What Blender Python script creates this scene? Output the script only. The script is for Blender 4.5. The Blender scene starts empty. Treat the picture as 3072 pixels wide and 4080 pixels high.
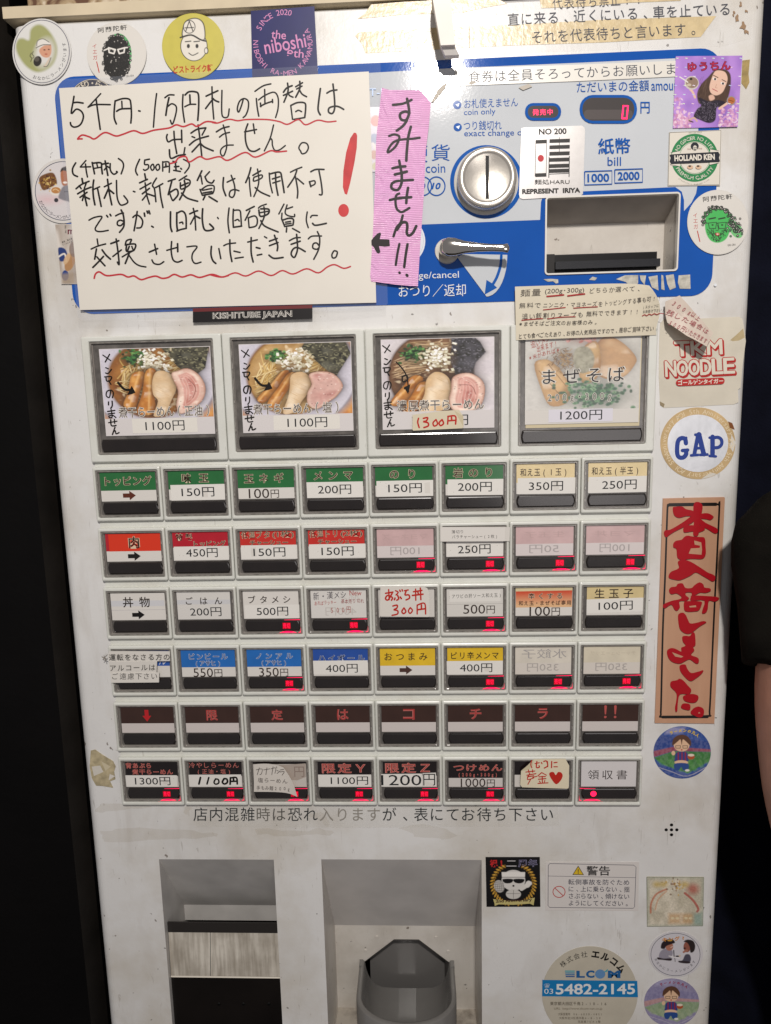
import bpy, bmesh, math, random
import numpy as np
from mathutils import Vector, Matrix
random.seed(7); rng = np.random.default_rng(7)
S = bpy.context.scene; COL = S.collection
PI = math.pi
Z0 = 1.42                       # height of the top edge of the first small button row
# ------------------------------------------------------------------ camera
def rodrigues(w):
    w = np.array(w); t = np.linalg.norm(w); k = w/t
    K = np.array([[0,-k[2],k[1]],[k[2],0,-k[0]],[-k[1],k[0],0]])
    return np.eye(3)+math.sin(t)*K+(1-math.cos(t))*K@K
RC = rodrigues((.15850733,.04212158,-.02062438))@np.array([[1,0,0],[0,0,-1],[0,1,0]],float)
CAM = np.array([4.67699268*.052, -10.0509740*.052, .872937826*.052+Z0])
FD = 2833*.5423177              # focal length in the 1666 px wide picture
cd = bpy.data.cameras.new('camera'); cam = bpy.data.objects.new('camera', cd); COL.objects.link(cam)
cam.matrix_world = Matrix.Translation(Vector(CAM)) @ Matrix((np.diag([1,-1,-1])@RC).T.tolist()).to_4x4()
cd.sensor_fit = 'HORIZONTAL'; cd.sensor_width = 36; cd.lens = 36*2833/3072; cd.clip_start = .01; cd.clip_end = 50
S.camera = cam
# ------------------------------------------------------------------ light
S.view_settings.view_transform = 'Standard'; S.view_settings.look = 'None'
S.view_settings.gamma = 1; S.view_settings.use_curve_mapping = False; S.view_settings.exposure = 0
w = bpy.data.worlds.new('World'); S.world = w; w.use_nodes = True
w.node_tree.nodes['Background'].inputs[0].default_value = (.98,.94,.97,1)
w.node_tree.nodes['Background'].inputs[1].default_value = .22
def lamp(name, loc, target, size, power, col):
    d = bpy.data.lights.new(name, 'AREA'); d.shape = 'DISK'; d.size = size; d.energy = power; d.color = col
    o = bpy.data.objects.new(name, d); COL.objects.link(o); o.location = loc
    o.rotation_euler = (Vector(target)-Vector(loc)).to_track_quat('-Z','Y').to_euler(); return o
# ceiling spot whose mirror image is the glare at the top of the control panel
lamp('ceiling_spot', (.302,-1.02,Z0+.686), (.26,0,Z0+.12), .066, 13.2, (1,.945,.89))
lamp('wall_fill_light', (.74,-1.65,Z0-.06), (.24,0,Z0-.05), .62, 2.3, (1,.94,.92))  # added soft light in place of an unseen lit wall; sheen on right buttons
S.cycles.use_denoising = True
S.cycles.max_bounces = 6; S.cycles.transparent_max_bounces = 8
S.cycles.caustics_reflective = False; S.cycles.caustics_refractive = False
# ------------------------------------------------------------------ coordinates
YF = .004                       # the sheet metal front; button frames stand 4 mm proud (y = 0)
def at(px, py, y=YF):
    """point of the 1666 px picture -> (x, z) on the plane y of the real machine"""
    px = np.asarray(px,float); py = np.asarray(py,float)
    d = np.stack([(px-833)/FD, (py-1106.3)/FD, np.ones_like(px)], -1)@RC
    t = (y-CAM[1])/d[...,1]
    return CAM[0]+t*d[...,0], CAM[2]+t*d[...,2]
def pt(px, py, y): x,z = at(px,py,y); return Vector((float(x),y,float(z)))
def K(x0=0, y0=0, k=1.0, y=YF):
    """coordinates read in an enlarged crop of the photo (origin x0,y0, k photo px per crop px)"""
    def f(x, yy):
        return at((x0+np.asarray(x,float)*k)*.5423177, (y0+np.asarray(yy,float)*k)*.5423177, y)
    return f
def D(y=YF): return lambda x, yy: at(x, yy, y)
def MM(x, y): return np.asarray(x,float)*.001, -np.asarray(y,float)*.001
# ------------------------------------------------------------------ materials
def lin(h):
    if not isinstance(h, str): return tuple(h)
    h = h.lstrip('#'); v = [int(h[i:i+2],16)/255 for i in (0,2,4)]
    return tuple(c/12.92 if c<=.04045 else ((c+.055)/1.055)**2.4 for c in v)
_mc = {}
def mat(h, rough=.55, metal=0, spec=.5, emit=0, noise=0, nscale=60, bump=0, bscale=300, coat=0, trans=0):
    key = (h,rough,metal,spec,emit,noise,nscale,bump,bscale,coat,trans)
    if key in _mc: return _mc[key]
    if spec==.5 and rough>=.35: spec = .22
    m = bpy.data.materials.new('surface'); m.use_nodes = True; nt = m.node_tree; N = nt.nodes; L = nt.links
    p = N['Principled BSDF']; c = lin(h)
    p.inputs['Base Color'].default_value = (*c,1); p.inputs['Roughness'].default_value = rough
    p.inputs['Metallic'].default_value = metal; p.inputs['Specular IOR Level'].default_value = spec
    p.inputs['Coat Weight'].default_value = coat; p.inputs['Coat Roughness'].default_value = .12
    if emit:
        p.inputs['Emission Color'].default_value = (*c,1); p.inputs['Emission Strength'].default_value = emit
    if noise or bump:
        tc = N.new('ShaderNodeTexCoord'); 
        if noise:
            n = N.new('ShaderNodeTexNoise'); n.inputs['Scale'].default_value = nscale; n.inputs['Detail'].default_value = 6
            L.new(tc.outputs['Object'], n.inputs['Vector'])
            r = N.new('ShaderNodeMapRange'); r.inputs[1].default_value = .3; r.inputs[2].default_value = .7
            r.inputs[3].default_value = 1-noise; r.inputs[4].default_value = 1+noise*.4
            L.new(n.outputs['Fac'], r.inputs[0])
            mx = N.new('ShaderNodeVectorMath'); mx.operation = 'SCALE'; mx.inputs[0].default_value = c
            L.new(r.outputs[0], mx.inputs['Scale']); L.new(mx.outputs[0], p.inputs['Base Color'])
        if bump:
            n = N.new('ShaderNodeTexNoise'); n.inputs['Scale'].default_value = bscale; n.inputs['Detail'].default_value = 3
            L.new(tc.outputs['Object'], n.inputs['Vector'])
            b = N.new('ShaderNodeBump'); b.inputs['Strength'].default_value = bump; b.inputs['Distance'].default_value = .001
            L.new(n.outputs['Fac'], b.inputs['Height']); L.new(b.outputs[0], p.inputs['Normal'])
    _mc[key] = m; return m
def film(alpha=.25, tint='#ffffff', rough=.12, key='film'):
    k = (key,alpha,tint,rough)
    if k in _mc: return _mc[k]
    m = bpy.data.materials.new('clear_film'); m.use_nodes = True; nt = m.node_tree; N = nt.nodes; L = nt.links
    p = N['Principled BSDF']; p.inputs['Base Color'].default_value = (*lin(tint),1); p.inputs['Roughness'].default_value = rough
    t = N.new('ShaderNodeBsdfTransparent'); mx = N.new('ShaderNodeMixShader')
    mx.inputs[0].default_value = alpha; L.new(t.outputs[0], mx.inputs[1]); L.new(p.outputs[0], mx.inputs[2])
    L.new(mx.outputs[0], N['Material Output'].inputs[0]); _mc[k] = m; return m
def painted_mat(rough=.45, coat=0):
    k = ('paint',rough,coat)
    if k in _mc: return _mc[k]
    m = bpy.data.materials.new('printed_picture'); m.use_nodes = True; N = m.node_tree.nodes
    a = N.new('ShaderNodeAttribute'); a.attribute_name = 'Col'; p = N['Principled BSDF']
    m.node_tree.links.new(a.outputs['Color'], p.inputs['Base Color']); p.inputs['Roughness'].default_value = rough
    p.inputs['Coat Weight'].default_value = coat; p.inputs['Coat Roughness'].default_value = .22
    _mc[k] = m; return m
def dirty_white(name, base, stain, amount=.5, rough=.32, spots=True, dirt_scale=9, patch=None):
    """white paint with greasy smudges, yellowed patches and dark nicks"""
    m = bpy.data.materials.new(name); m.use_nodes = True; nt = m.node_tree; N = nt.nodes; L = nt.links
    p = N['Principled BSDF']; tc = N.new('ShaderNodeTexCoord')
    def noise(sc, det, lo, hi, dist=0, vec=None):
        n = N.new('ShaderNodeTexNoise'); n.inputs['Scale'].default_value = sc; n.inputs['Detail'].default_value = det
        n.inputs['Roughness'].default_value = .62; n.inputs['Distortion'].default_value = dist
        L.new(vec or tc.outputs['Object'], n.inputs['Vector'])
        r = N.new('ShaderNodeMapRange'); r.inputs[1].default_value = lo; r.inputs[2].default_value = hi; L.new(n.outputs['Fac'], r.inputs[0])
        return r.outputs[0]
    def mix(fac, a, b, k=1):
        mx = N.new('ShaderNodeMix'); mx.data_type = 'RGBA'
        if k != 1:
            mu = N.new('ShaderNodeMath'); mu.operation = 'MULTIPLY'; L.new(fac, mu.inputs[0]); mu.inputs[1].default_value = k; fac = mu.outputs[0]
        L.new(fac, mx.inputs[0])
        for s, i in ((a,6),(b,7)):
            if isinstance(s, tuple): mx.inputs[i].default_value = (*s,1)
            else: L.new(s, mx.inputs[i])
        return mx.outputs[2]
    mp = N.new('ShaderNodeMapping'); mp.inputs['Scale'].default_value = (1,1,.35); L.new(tc.outputs['Object'], mp.inputs[0])
    c = mix(noise(dirt_scale,7,.47,.72), lin(base), lin(stain), amount)
    c = mix(noise(28,8,.55,.75,.6,mp.outputs[0]), c, lin('#a89f92'), amount*.55)
    mp2 = N.new('ShaderNodeMapping'); mp2.inputs['Scale'].default_value = (9,1,1); mp2.inputs['Rotation'].default_value = (0,.25,0); L.new(tc.outputs['Object'], mp2.inputs[0])
    c = mix(noise(33,4,.66,.70,1.5,mp2.outputs[0]), c, lin('#8d857a'), .38)
    c = mix(noise(5,9,.5,.75,.4), c, lin('#a3a09c'), amount*.5)
    if spots:
        c = mix(noise(70,3,.715,.735), c, lin('#5b4c3d'), .75)
        c = mix(noise(150,2,.735,.76), c, lin('#3a3129'), .7)
    L.new(c, p.inputs['Base Color'])
    rr = N.new('ShaderNodeMapRange'); L.new(noise(14,5,.3,.7), rr.inputs[0]); rr.inputs[3].default_value = rough-.07; rr.inputs[4].default_value = rough+.12
    L.new(rr.outputs[0], p.inputs['Roughness'])
    b = N.new('ShaderNodeBump'); b.inputs['Strength'].default_value = .06; b.inputs['Distance'].default_value = .001
    n = N.new('ShaderNodeTexNoise'); n.inputs['Scale'].default_value = 420; L.new(tc.outputs['Object'], n.inputs['Vector'])
    L.new(n.outputs['Fac'], b.inputs['Height']); L.new(b.outputs[0], p.inputs['Normal'])
    return m
# ------------------------------------------------------------------ objects
WLOC = {}
def tag(o, label, cat, group=None, kind=None):
    if label: o['label'] = label
    if cat: o['category'] = cat
    if group: o['group'] = group
    if kind: o['kind'] = kind
    return o
def empty(name, loc):
    o = bpy.data.objects.new(name, None); COL.objects.link(o); o.location = loc; o.empty_display_size = .05
    WLOC[o] = np.array(loc,float); return o
def link_mesh(name, V, F, mats, MI, parent=None, cols=None, smooth=False, local=False):
    V = np.asarray(V,float)
    off = np.zeros(3) if local else (WLOC[parent] if parent is not None and parent in WLOC else None)
    loc = np.zeros(3)
    if off is None:
        if parent is None:
            lo, hi = V.min(0), V.max(0); loc = (lo+hi)/2; loc[2] = lo[2]
        off = loc
    me = bpy.data.meshes.new(name); me.from_pydata((V-off).tolist(), [], F)
    for m in mats: me.materials.append(m)
    if len(mats) > 1: me.polygons.foreach_set('material_index', np.asarray(MI,np.int32))
    if cols is not None:
        a = me.color_attributes.new('Col','FLOAT_COLOR','POINT'); a.data.foreach_set('color', np.asarray(cols,np.float32).ravel())
    if smooth: me.polygons.foreach_set('use_smooth', [True]*len(me.polygons))
    me.update()
    o = bpy.data.objects.new(name, me); COL.objects.link(o)
    if parent is not None: o.parent = parent
    else: o.location = loc
    WLOC[o] = (WLOC.get(parent, np.zeros(3)) if parent is not None else loc)
    return o
# ---- glyphs from the built-in font
_tc = {}
def glyph(s, bold=0.):
    k = (s, round(bold,4))
    if k in _tc: return _tc[k]
    c = bpy.data.curves.new('t','FONT'); c.body = s; c.offset = bold; c.resolution_u = 3; c.fill_mode = 'FRONT'
    o = bpy.data.objects.new('t', c); COL.objects.link(o); bpy.context.view_layer.update()
    dg = bpy.context.evaluated_depsgraph_get(); m = bpy.data.meshes.new_from_object(o.evaluated_get(dg))
    V = np.array([v.co[:2] for v in m.vertices]).reshape(-1,2); F = [tuple(p.vertices) for p in m.polygons]
    bpy.data.objects.remove(o); bpy.data.curves.remove(c); bpy.data.meshes.remove(m)
    _tc[k] = (V,F); return _tc[k]
def spl(pts, n=6, closed=False):
    P = [np.array(p,float) for p in pts]
    if len(P) < 3: return np.array(P)
    out = []; m = len(P); rng_ = range(m if closed else m-1)
    for i in rng_:
        p1, p2 = P[i], P[(i+1)%m]
        p0 = P[i-1] if (i>0 or closed) else p1; p3 = P[(i+2)%m] if (i+2<m or closed) else p2
        for j in range(n):
            t = j/n
            out.append(.5*(2*p1+(p2-p0)*t+(2*p0-5*p1+4*p2-p3)*t*t+(3*p1-p0-3*p2+p3)*t**3))
    if not closed: out.append(P[-1])
    return np.array(out)
def pp(s): return [tuple(float(v) for v in q.split(',')) for q in s.split()]
class Flat:
    """flat printed or written things: many inked shapes on one sheet, one mesh"""
    def __init__(s, T, y=YF, step=.00002, bend=None):
        s.T=T; s.y=y; s.step=step; s.k=0; s.V=[]; s.F=[]; s.MI=[]; s.mats=[]; s.C=[]; s.bend=bend; s.n=0
    def mi(s, m):
        if isinstance(m, str): m = mat(m)
        if m not in s.mats: s.mats.append(m)
        return s.mats.index(m)
    def add(s, xy, F, m, cols=None, flip=False, dy=0):
        xy = np.asarray(xy,float).reshape(-1,2); X,Z = s.T(xy[:,0],xy[:,1])
        y = np.full(len(X), s.y-s.k*s.step)-dy
        s.V.append(np.stack([X,y,Z],1)); i = s.mi(m)
        s.F += [tuple(v+s.n for v in f) for f in F]; s.MI += [i]*len(F); s.n += len(X)
        s.C.append(np.concatenate([cols,np.ones((len(cols),1))],1) if cols is not None else np.ones((len(X),4)))
    def lay(s, n=1): s.k += n; return s
    def sheet(s, pts, m, thick=.0003):
        """the sheet itself, with real thickness"""
        pts = np.asarray(pts,float); n = len(pts); s.k += max(1,int(round(thick/s.step)))
        s.add(pts, [tuple(range(n))], m)
        a = s.n-n; X,Z = s.T(pts[:,0],pts[:,1]); s.V.append(np.stack([X,np.full(n,s.y),Z],1)); s.C.append(np.ones((n,4)))
        i = s.mi(m)
        for j in range(n): s.F.append((a+j, s.n+j, s.n+(j+1)%n, a+(j+1)%n)); s.MI.append(i)
        s.n += n; return s
    def poly(s, pts, m, smooth=False, lay=True):
        if isinstance(pts, str): pts = pp(pts)
        if smooth: pts = spl(pts,4,True)
        if lay: s.lay()
        s.add(pts, [tuple(range(len(pts)))], m); return s
    def ellpts(s, cx, cy, rx, ry, n=40, a0=0, a1=2*PI):
        a = np.linspace(a0,a1,n,endpoint=abs(a1-a0)<2*PI-1e-6); return np.stack([cx+rx*np.cos(a),cy+ry*np.sin(a)],1)
    def disc(s, cx, cy, rx, ry, m, n=40): return s.poly(s.ellpts(cx,cy,rx,ry,n), m)
    def ring(s, cx, cy, rx, ry, w, m, a0=0, a1=2*PI, n=56):
        full = abs(a1-a0) >= 2*PI-1e-6; a = np.linspace(a0,a1,n)
        o = np.stack([cx+(rx+w/2)*np.cos(a),cy+(ry+w/2)*np.sin(a)],1); i_ = np.stack([cx+(rx-w/2)*np.cos(a),cy+(ry-w/2)*np.sin(a)],1)
        s.lay(); s.add(np.concatenate([o,i_]), [(j,j+1,n+j+1,n+j) for j in range(n-1)], m); return s
    def rr(s, x0, y0, x1, y1, r, m, sheet=0):
        pts = []
        for cx,cy,a in ((x1-r,y0+r,-PI/2),(x1-r,y1-r,0),(x0+r,y1-r,PI/2),(x0+r,y0+r,PI)):
            for j in range(6): pts.append((cx+r*math.cos(a+j*PI/10),cy+r*math.sin(a+j*PI/10)))
        return s.sheet(pts,m,sheet) if sheet else s.poly(pts,m)
    def stroke(s, pts, wd, m, smooth=True, closed=False, taper=0, lay=True):
        if isinstance(pts, str): pts = pp(pts)
        P = spl(pts,5,closed) if smooth else np.array(pts,float)
        if closed: P = np.vstack([P,P[:1]])
        if len(P) < 2: return s
        d = np.gradient(P,axis=0); L = np.linalg.norm(d,axis=1,keepdims=True); L[L==0]=1; d /= L
        nrm = np.stack([-d[:,1],d[:,0]],1); t = np.linspace(0,1,len(P))[:,None]
        ww = wd/2*(1-taper*t)
        if lay: s.lay()
        n = len(P); rise = np.linspace(0,.4,n)*s.step; s.add(np.concatenate([P+nrm*ww,P-nrm*ww]), [(j,j+1,n+j+1,n+j) for j in range(n-1)], m, dy=np.concatenate([rise,rise]))
        if not closed:
            for c, dd, r, q_ in ((P[0],-d[0],wd/2,-.1),(P[-1],d[-1],wd/2*(1-taper),.5)):
                a = math.atan2(dd[1],dd[0]); s.add([(c[0]+r*math.cos(a+q),c[1]+r*math.sin(a+q)) for q in np.linspace(-PI/2,PI/2,7)], [tuple(range(7))], m, dy=q_*s.step)
        return s
    def hand(s, strokes, wd, m, off=(0,0)):
        s.lay(); k0 = s.k; i_ = 0
        for q in strokes.split(';'):
            q = q.strip()
            if q: 
                s.stroke([(x+off[0],y+off[1]) for x,y in pp(q)], wd*random.uniform(.88,1.08), m, lay=False)
                i_ += 1; s.k = k0+(i_%7)*.14
        s.k = k0+1; return s
    def text(s, t, cx, cy, w, h, m, ang=0, bold=0, shear=0, mirror=False, outline=None, ow=.03, lay=True, ref=None):
        """write t so that its ink fills w x h around (cx, cy); ang in degrees, counter-clockwise"""
        V,F = glyph(t,bold); R,_ = glyph(ref or t, bold)
        if len(V)==0: return s
        lo,hi = R.min(0),R.max(0); c = (lo+hi)/2; sz = np.maximum(hi-lo,1e-6)
        if w is None: kx = ky = h/sz[1]
        elif h is None: kx = ky = w/sz[0]
        else: kx,ky = w/sz[0],h/sz[1]
        def place(V):
            q = (V-c)*[kx,-ky]
            q = q+np.stack([-q[:,1]*shear,0*q[:,0]],1)
            if mirror: q = q*[-1,1]
            a = math.radians(-ang); ca,sa = math.cos(a),math.sin(a)
            return np.stack([cx+q[:,0]*ca-q[:,1]*sa, cy+q[:,0]*sa+q[:,1]*ca],1)
        if outline:
            Vo,Fo = glyph(t,bold+ow); s.lay(); s.add(place(Vo),Fo,outline)
        if lay: s.lay()
        s.add(place(V),F,m); return s
    def row(s, t, x0, y0, x1, y1, h, m, fill=.92, jit=0, **kw):
        """characters one by one in equal cells from (x0,y0) to (x1,y1) (cell centres' span ends)"""
        n = len(t); ang = math.degrees(math.atan2(-(y1-y0),x1-x0)); cell = math.hypot(x1-x0,y1-y0)/n
        s.lay(); k0 = s.k
        for i,ch in enumerate(t):
            if ch in ' 　': continue
            f = (i+.5)/n; V,F = glyph(ch, kw.get('bold',0)); 
            e = EM; wch = (V[:,0].max()-V[:,0].min())/e; hch = (V[:,1].max()-V[:,1].min())/e
            yc = ((V[:,1].max()+V[:,1].min())/2-EMC)/e
            ww = min(1.0,wch)*cell*fill; hh = hch*h
            s.text(ch, x0+(x1-x0)*f+random.uniform(-jit,jit)*cell, y0+(y1-y0)*f-yc*h+random.uniform(-jit,jit)*h,
                   ww*random.uniform(1-jit,1+jit), hh*random.uniform(1-jit,1+jit), m, ang=ang+random.uniform(-60,60)*jit, lay=False, **kw); s.k = k0+((i+1)%5)*.12
        s.k = k0; return s
    def col(s, t, x0, y0, x1, y1, wd, m, **kw):
        n = len(t); cell = math.hypot(x1-x0,y1-y0)/n; jit = kw.pop('jit',0); s.lay()
        for i,ch in enumerate(t):
            f = (i+.5)/n; V,F = glyph(ch); e = EM
            wch = (V[:,0].max()-V[:,0].min())/e; hch = (V[:,1].max()-V[:,1].min())/e
            s.text(ch, x0+(x1-x0)*f+random.uniform(-jit,jit)*wd, y0+(y1-y0)*f, wd*wch, cell*.92*hch, m, lay=False, ang=random.uniform(-80,80)*jit, **kw)
        return s
    def arc(s, t, cx, cy, rx, ry, a0, a1, h, m, inward=False, bold=0):
        """letters along an ellipse; angles in degrees, 0 = right, 90 = up"""
        n = len(t); s.lay()
        for i,ch in enumerate(t):
            if ch == ' ': continue
            a = math.radians(a0+(a1-a0)*(i/(n-1) if n>1 else 0)); x,y = cx+rx*math.cos(a), cy-ry*math.sin(a)
            V,F = glyph(ch,bold); e = EM if ord(ch)>255 else EM*.8
            ww = (V[:,0].max()-V[:,0].min())/e*h; hh = (V[:,1].max()-V[:,1].min())/e*h
            s.text(ch, x, y, ww, hh, m, ang=math.degrees(a)+(90 if inward else -90), lay=False, bold=bold)
        return s
    def paint(s, im, m=None):
        s.lay(); h,w_ = im.X.shape; idx = np.arange(h*w_).reshape(h,w_)
        q = np.stack([idx[:-1,:-1],idx[:-1,1:],idx[1:,1:],idx[1:,:-1]],-1).reshape(-1,4)
        s.add(np.stack([im.X.ravel(),im.Y.ravel()],1), [tuple(int(v) for v in f) for f in q], m or painted_mat(), cols=im.C.reshape(-1,3)); return s
    def build(s, name, label=None, cat=None, parent=None, group=None, local=False):
        V = np.concatenate(s.V)
        if s.bend: V[:,1] += s.bend(V)
        o = link_mesh(name, V, s.F, s.mats, s.MI, parent, np.concatenate(s.C), local=local)
        return tag(o,label,cat,group)
_a,_ = glyph('国'); _b,_ = glyph('国国')
EM = float((_b[:,0].max()-_b[:,0].min())-(_a[:,0].max()-_a[:,0].min())); EMC = float((_a[:,1].max()+_a[:,1].min())/2)
# ------------------------------------------------------------------ a small painter for printed pictures
def vnoise(X, Y, sc, seed=0):
    r = np.random.default_rng(seed); G = r.random((64,64)); x = X*sc+100; y = Y*sc+100
    xi = np.floor(x).astype(int); yi = np.floor(y).astype(int); fx = x-xi; fy = y-yi; fx = fx*fx*(3-2*fx); fy = fy*fy*(3-2*fy)
    g = lambda a,b: G[b%64,a%64]
    return (g(xi,yi)*(1-fx)+g(xi+1,yi)*fx)*(1-fy)+(g(xi,yi+1)*(1-fx)+g(xi+1,yi+1)*fx)*fy
class Img:
    def __init__(s, X, Y, U, V, col):
        s.X,s.Y,s.U,s.V = X,Y,U,V; s.C = np.empty(X.shape+(3,)); s.C[:] = lin(col)
        s.px = max(1e-9, np.median(np.hypot(np.diff(X,axis=1),np.diff(Y,axis=1))))
    @staticmethod
    def quad(tl,tr,br,bl,nx,ny,col):
        u,v = np.meshgrid(np.linspace(0,1,nx),np.linspace(0,1,ny))
        f = lambda i: tl[i]*(1-u)*(1-v)+tr[i]*u*(1-v)+br[i]*u*v+bl[i]*(1-u)*v
        return Img(f(0),f(1),u,v,col)
    @staticmethod
    def disc(cx,cy,rx,ry,n,col):
        u,v = np.meshgrid(np.linspace(-1,1,n),np.linspace(-1,1,n))
        x = u*np.sqrt(1-v*v/2); y = v*np.sqrt(1-u*u/2)
        return Img(cx+rx*x,cy+ry*y,(x+1)/2,(y+1)/2,col)
    def blend(s, M, col, a=1.):
        c = np.array(lin(col)) if isinstance(col,(str,tuple)) else col
        M = np.clip(M*a,0,1)[...,None]; s.C = s.C*(1-M)+c*M; return s
    def ell(s, cx,cy,rx,ry,col,a=1.,ang=0,soft=1.):
        t = math.radians(ang); dx,dy = s.X-cx,s.Y-cy; x = dx*math.cos(t)+dy*math.sin(t); y = -dx*math.sin(t)+dy*math.cos(t)
        d = (np.hypot(x/rx,y/ry)-1)*min(rx,ry); return s.blend(np.clip(.5-d/(s.px*soft),0,1),col,a)
    def dist(s, pts):
        d = np.full(s.X.shape,1e9); n = len(pts)
        for i in range(n-1):
            (x0,y0),(x1,y1) = pts[i],pts[i+1]; ex,ey = x1-x0,y1-y0; L = ex*ex+ey*ey+1e-12
            t = np.clip(((s.X-x0)*ex+(s.Y-y0)*ey)/L,0,1); d = np.minimum(d,np.hypot(s.X-x0-t*ex,s.Y-y0-t*ey))
        return d
    def sd(s, pts):
        ins = np.zeros(s.X.shape,bool); n = len(pts)
        for i in range(n):
            (x0,y0),(x1,y1) = pts[i],pts[(i+1)%n]
            if y0 != y1: ins ^= ((s.Y<y0)!=(s.Y<y1)) & (s.X < (x1-x0)*(s.Y-y0)/(y1-y0)+x0)
        d = s.dist(list(pts)+[pts[0]]); return np.where(ins,-d,d)
    def piece(s, pts, c1, c2, sc, seed, edge, ew=.03, shadow=.6, ea=.65):
        """one piece of food as a printed photo shows it: contact shadow, grain, browned edge, sheen"""
        P = [tuple(p) for p in spl(pp(pts) if isinstance(pts,str) else pts,4,True)]; d = s.sd(P)
        s.blend(np.exp(-np.maximum(d,0)/.028)*(d>-.02), '#2a170c', shadow)
        M = np.clip(.5-d/s.px,0,1); s.tex(M,c1,c2,sc,seed); s.blend(M*np.exp(np.minimum(d,0)/ew),edge,ea)
        g = vnoise(s.U,s.V,sc*1.7,seed+9); s.blend(M*np.clip((g-.62)*4,0,1)*(d<-.02),'#fff4e4',.35); return M
    def polym(s, pts, soft=1., smooth=False):
        if isinstance(pts,str): pts = pp(pts)
        if smooth: pts = [tuple(p) for p in spl(pts,4,True)]
        ins = np.zeros(s.X.shape,bool); n = len(pts)
        for i in range(n):
            (x0,y0),(x1,y1) = pts[i],pts[(i+1)%n]
            if y0 == y1: continue
            ins ^= ((s.Y<y0)!=(s.Y<y1)) & (s.X < (x1-x0)*(s.Y-y0)/(y1-y0)+x0)
        d = s.dist(list(pts)+[pts[0]]); d = np.where(ins,-d,d); return np.clip(.5-d/(s.px*soft),0,1)
    def poly(s, pts, col, a=1., soft=1., smooth=False): return s.blend(s.polym(pts,soft,smooth),col,a)
    def line(s, pts, w, col, a=1., smooth=True):
        if isinstance(pts,str): pts = pp(pts)
        P = [tuple(p) for p in spl(pts,4)] if smooth else pts
        return s.blend(np.clip(.5-(s.dist(P)-w/2)/s.px,0,1),col,a)
    def tex(s, M, c1, c2, sc, seed=0, lo=.3, hi=.7, a=1.):
        n = np.clip((vnoise(s.U,s.V*.8,sc,seed)*.6+vnoise(s.U,s.V*.8,sc*2.3,seed+1)*.4-lo)/(hi-lo),0,1)[...,None]
        return s.blend(M, np.array(lin(c1))*(1-n)+np.array(lin(c2))*n, a)
# ================================================================== the setting
def boxm(name, x0,x1,y0,y1,z0,z1, m, parent=None, bev=0, smooth=False):
    bm = bmesh.new(); bmesh.ops.create_cube(bm, size=1)
    for v in bm.verts: v.co = ((x0+x1)/2+v.co.x*(x1-x0),(y0+y1)/2+v.co.y*(y1-y0),(z0+z1)/2+v.co.z*(z1-z0))
    if bev: bmesh.ops.bevel(bm, geom=bm.edges[:], offset=bev, segments=3, affect='EDGES', profile=.5)
    V = [v.co[:] for v in bm.verts]; bm.verts.index_update(); F = [tuple(v.index for v in f.verts) for f in bm.faces]; bm.free()
    return link_mesh(name, V, F, [m], None, parent, smooth=smooth)
class MB:
    """collects quads and boxes of one part"""
    def __init__(s): s.V=[]; s.F=[]; s.MI=[]; s.mats=[]
    def face(s, pts, m):
        if m not in s.mats: s.mats.append(m)
        n = len(s.V); s.V += [tuple(p) for p in pts]; s.F.append(tuple(range(n,n+len(pts)))); s.MI.append(s.mats.index(m))
    def loft(s, rings, m, closed=True, cap0=False, cap1=False):
        if m not in s.mats: s.mats.append(m)
        i = s.mats.index(m); n = len(rings[0]); b = len(s.V)
        for r in rings: s.V += [tuple(p) for p in r]
        for k in range(len(rings)-1):
            for j in range(n if closed else n-1):
                a = b+k*n+j; c = b+k*n+(j+1)%n; s.F.append((a,c,c+n,a+n)); s.MI.append(i)
        if cap0: s.F.append(tuple(range(b+n-1,b-1,-1))); s.MI.append(i)
        if cap1: e = b+(len(rings)-1)*n; s.F.append(tuple(range(e,e+n))); s.MI.append(i)
    def box(s, x0,x1,y0,y1,z0,z1,m):
        p = [(x,y,z) for x in (x0,x1) for y in (y0,y1) for z in (z0,z1)]
        for f in ((0,1,3,2),(4,6,7,5),(0,4,5,1),(2,3,7,6),(0,2,6,4),(1,5,7,3)): s.face([p[i] for i in f], m)
    def cyl(s, c, ax, r0, r1, h, m, n=40, cap=True, a0=0):
        """cylinder or cone from point c along unit axis ax"""
        ax = Vector(ax).normalized(); u = ax.orthogonal().normalized(); v = ax.cross(u); c = Vector(c)
        R = [[c+ax*(h*k)+(u*math.cos(t)+v*math.sin(t))*r for t in np.linspace(0,2*PI,n,endpoint=False)] for k,r in ((0,r0),(1,r1))]
        s.loft(R, m, cap1=cap)
    def build(s, name, parent=None, smooth=False): return link_mesh(name, s.V, s.F, s.mats, s.MI, parent, smooth=smooth)
def mirror_smooth(o, ang=35):
    o.data.shade_auto_smooth(angle=math.radians(ang)) if hasattr(o.data,'shade_auto_smooth') else None
black = mat('#161412', .55, noise=.5, nscale=30, bump=.25, bscale=200)
f = boxm('floor', -1.5,2.0,-1.6,1.2,-.02,0, mat('#2b2623',.5,noise=.3,nscale=8)); f['kind'] = 'structure'
tag(boxm('back_wall', -1.5,2.0,.62,.66,0,2.5, mat('#15120f',.8,noise=.3,nscale=6)), 'dark wall in the gloom behind the ticket machine', 'wall')
pw = MB(); m_p = mat('#060505',.6,spec=.12,noise=.5,nscale=14,bump=.3,bscale=120); m_lit_edge = mat('#1c1916',.5,spec=.15,noise=.5,nscale=20,bump=.3,bscale=150)
pw.face([(-.9,.0,0),(-.0435,.0,0),(-.0435,.0,2.4),(-.9,.0,2.4)], m_p)
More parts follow.
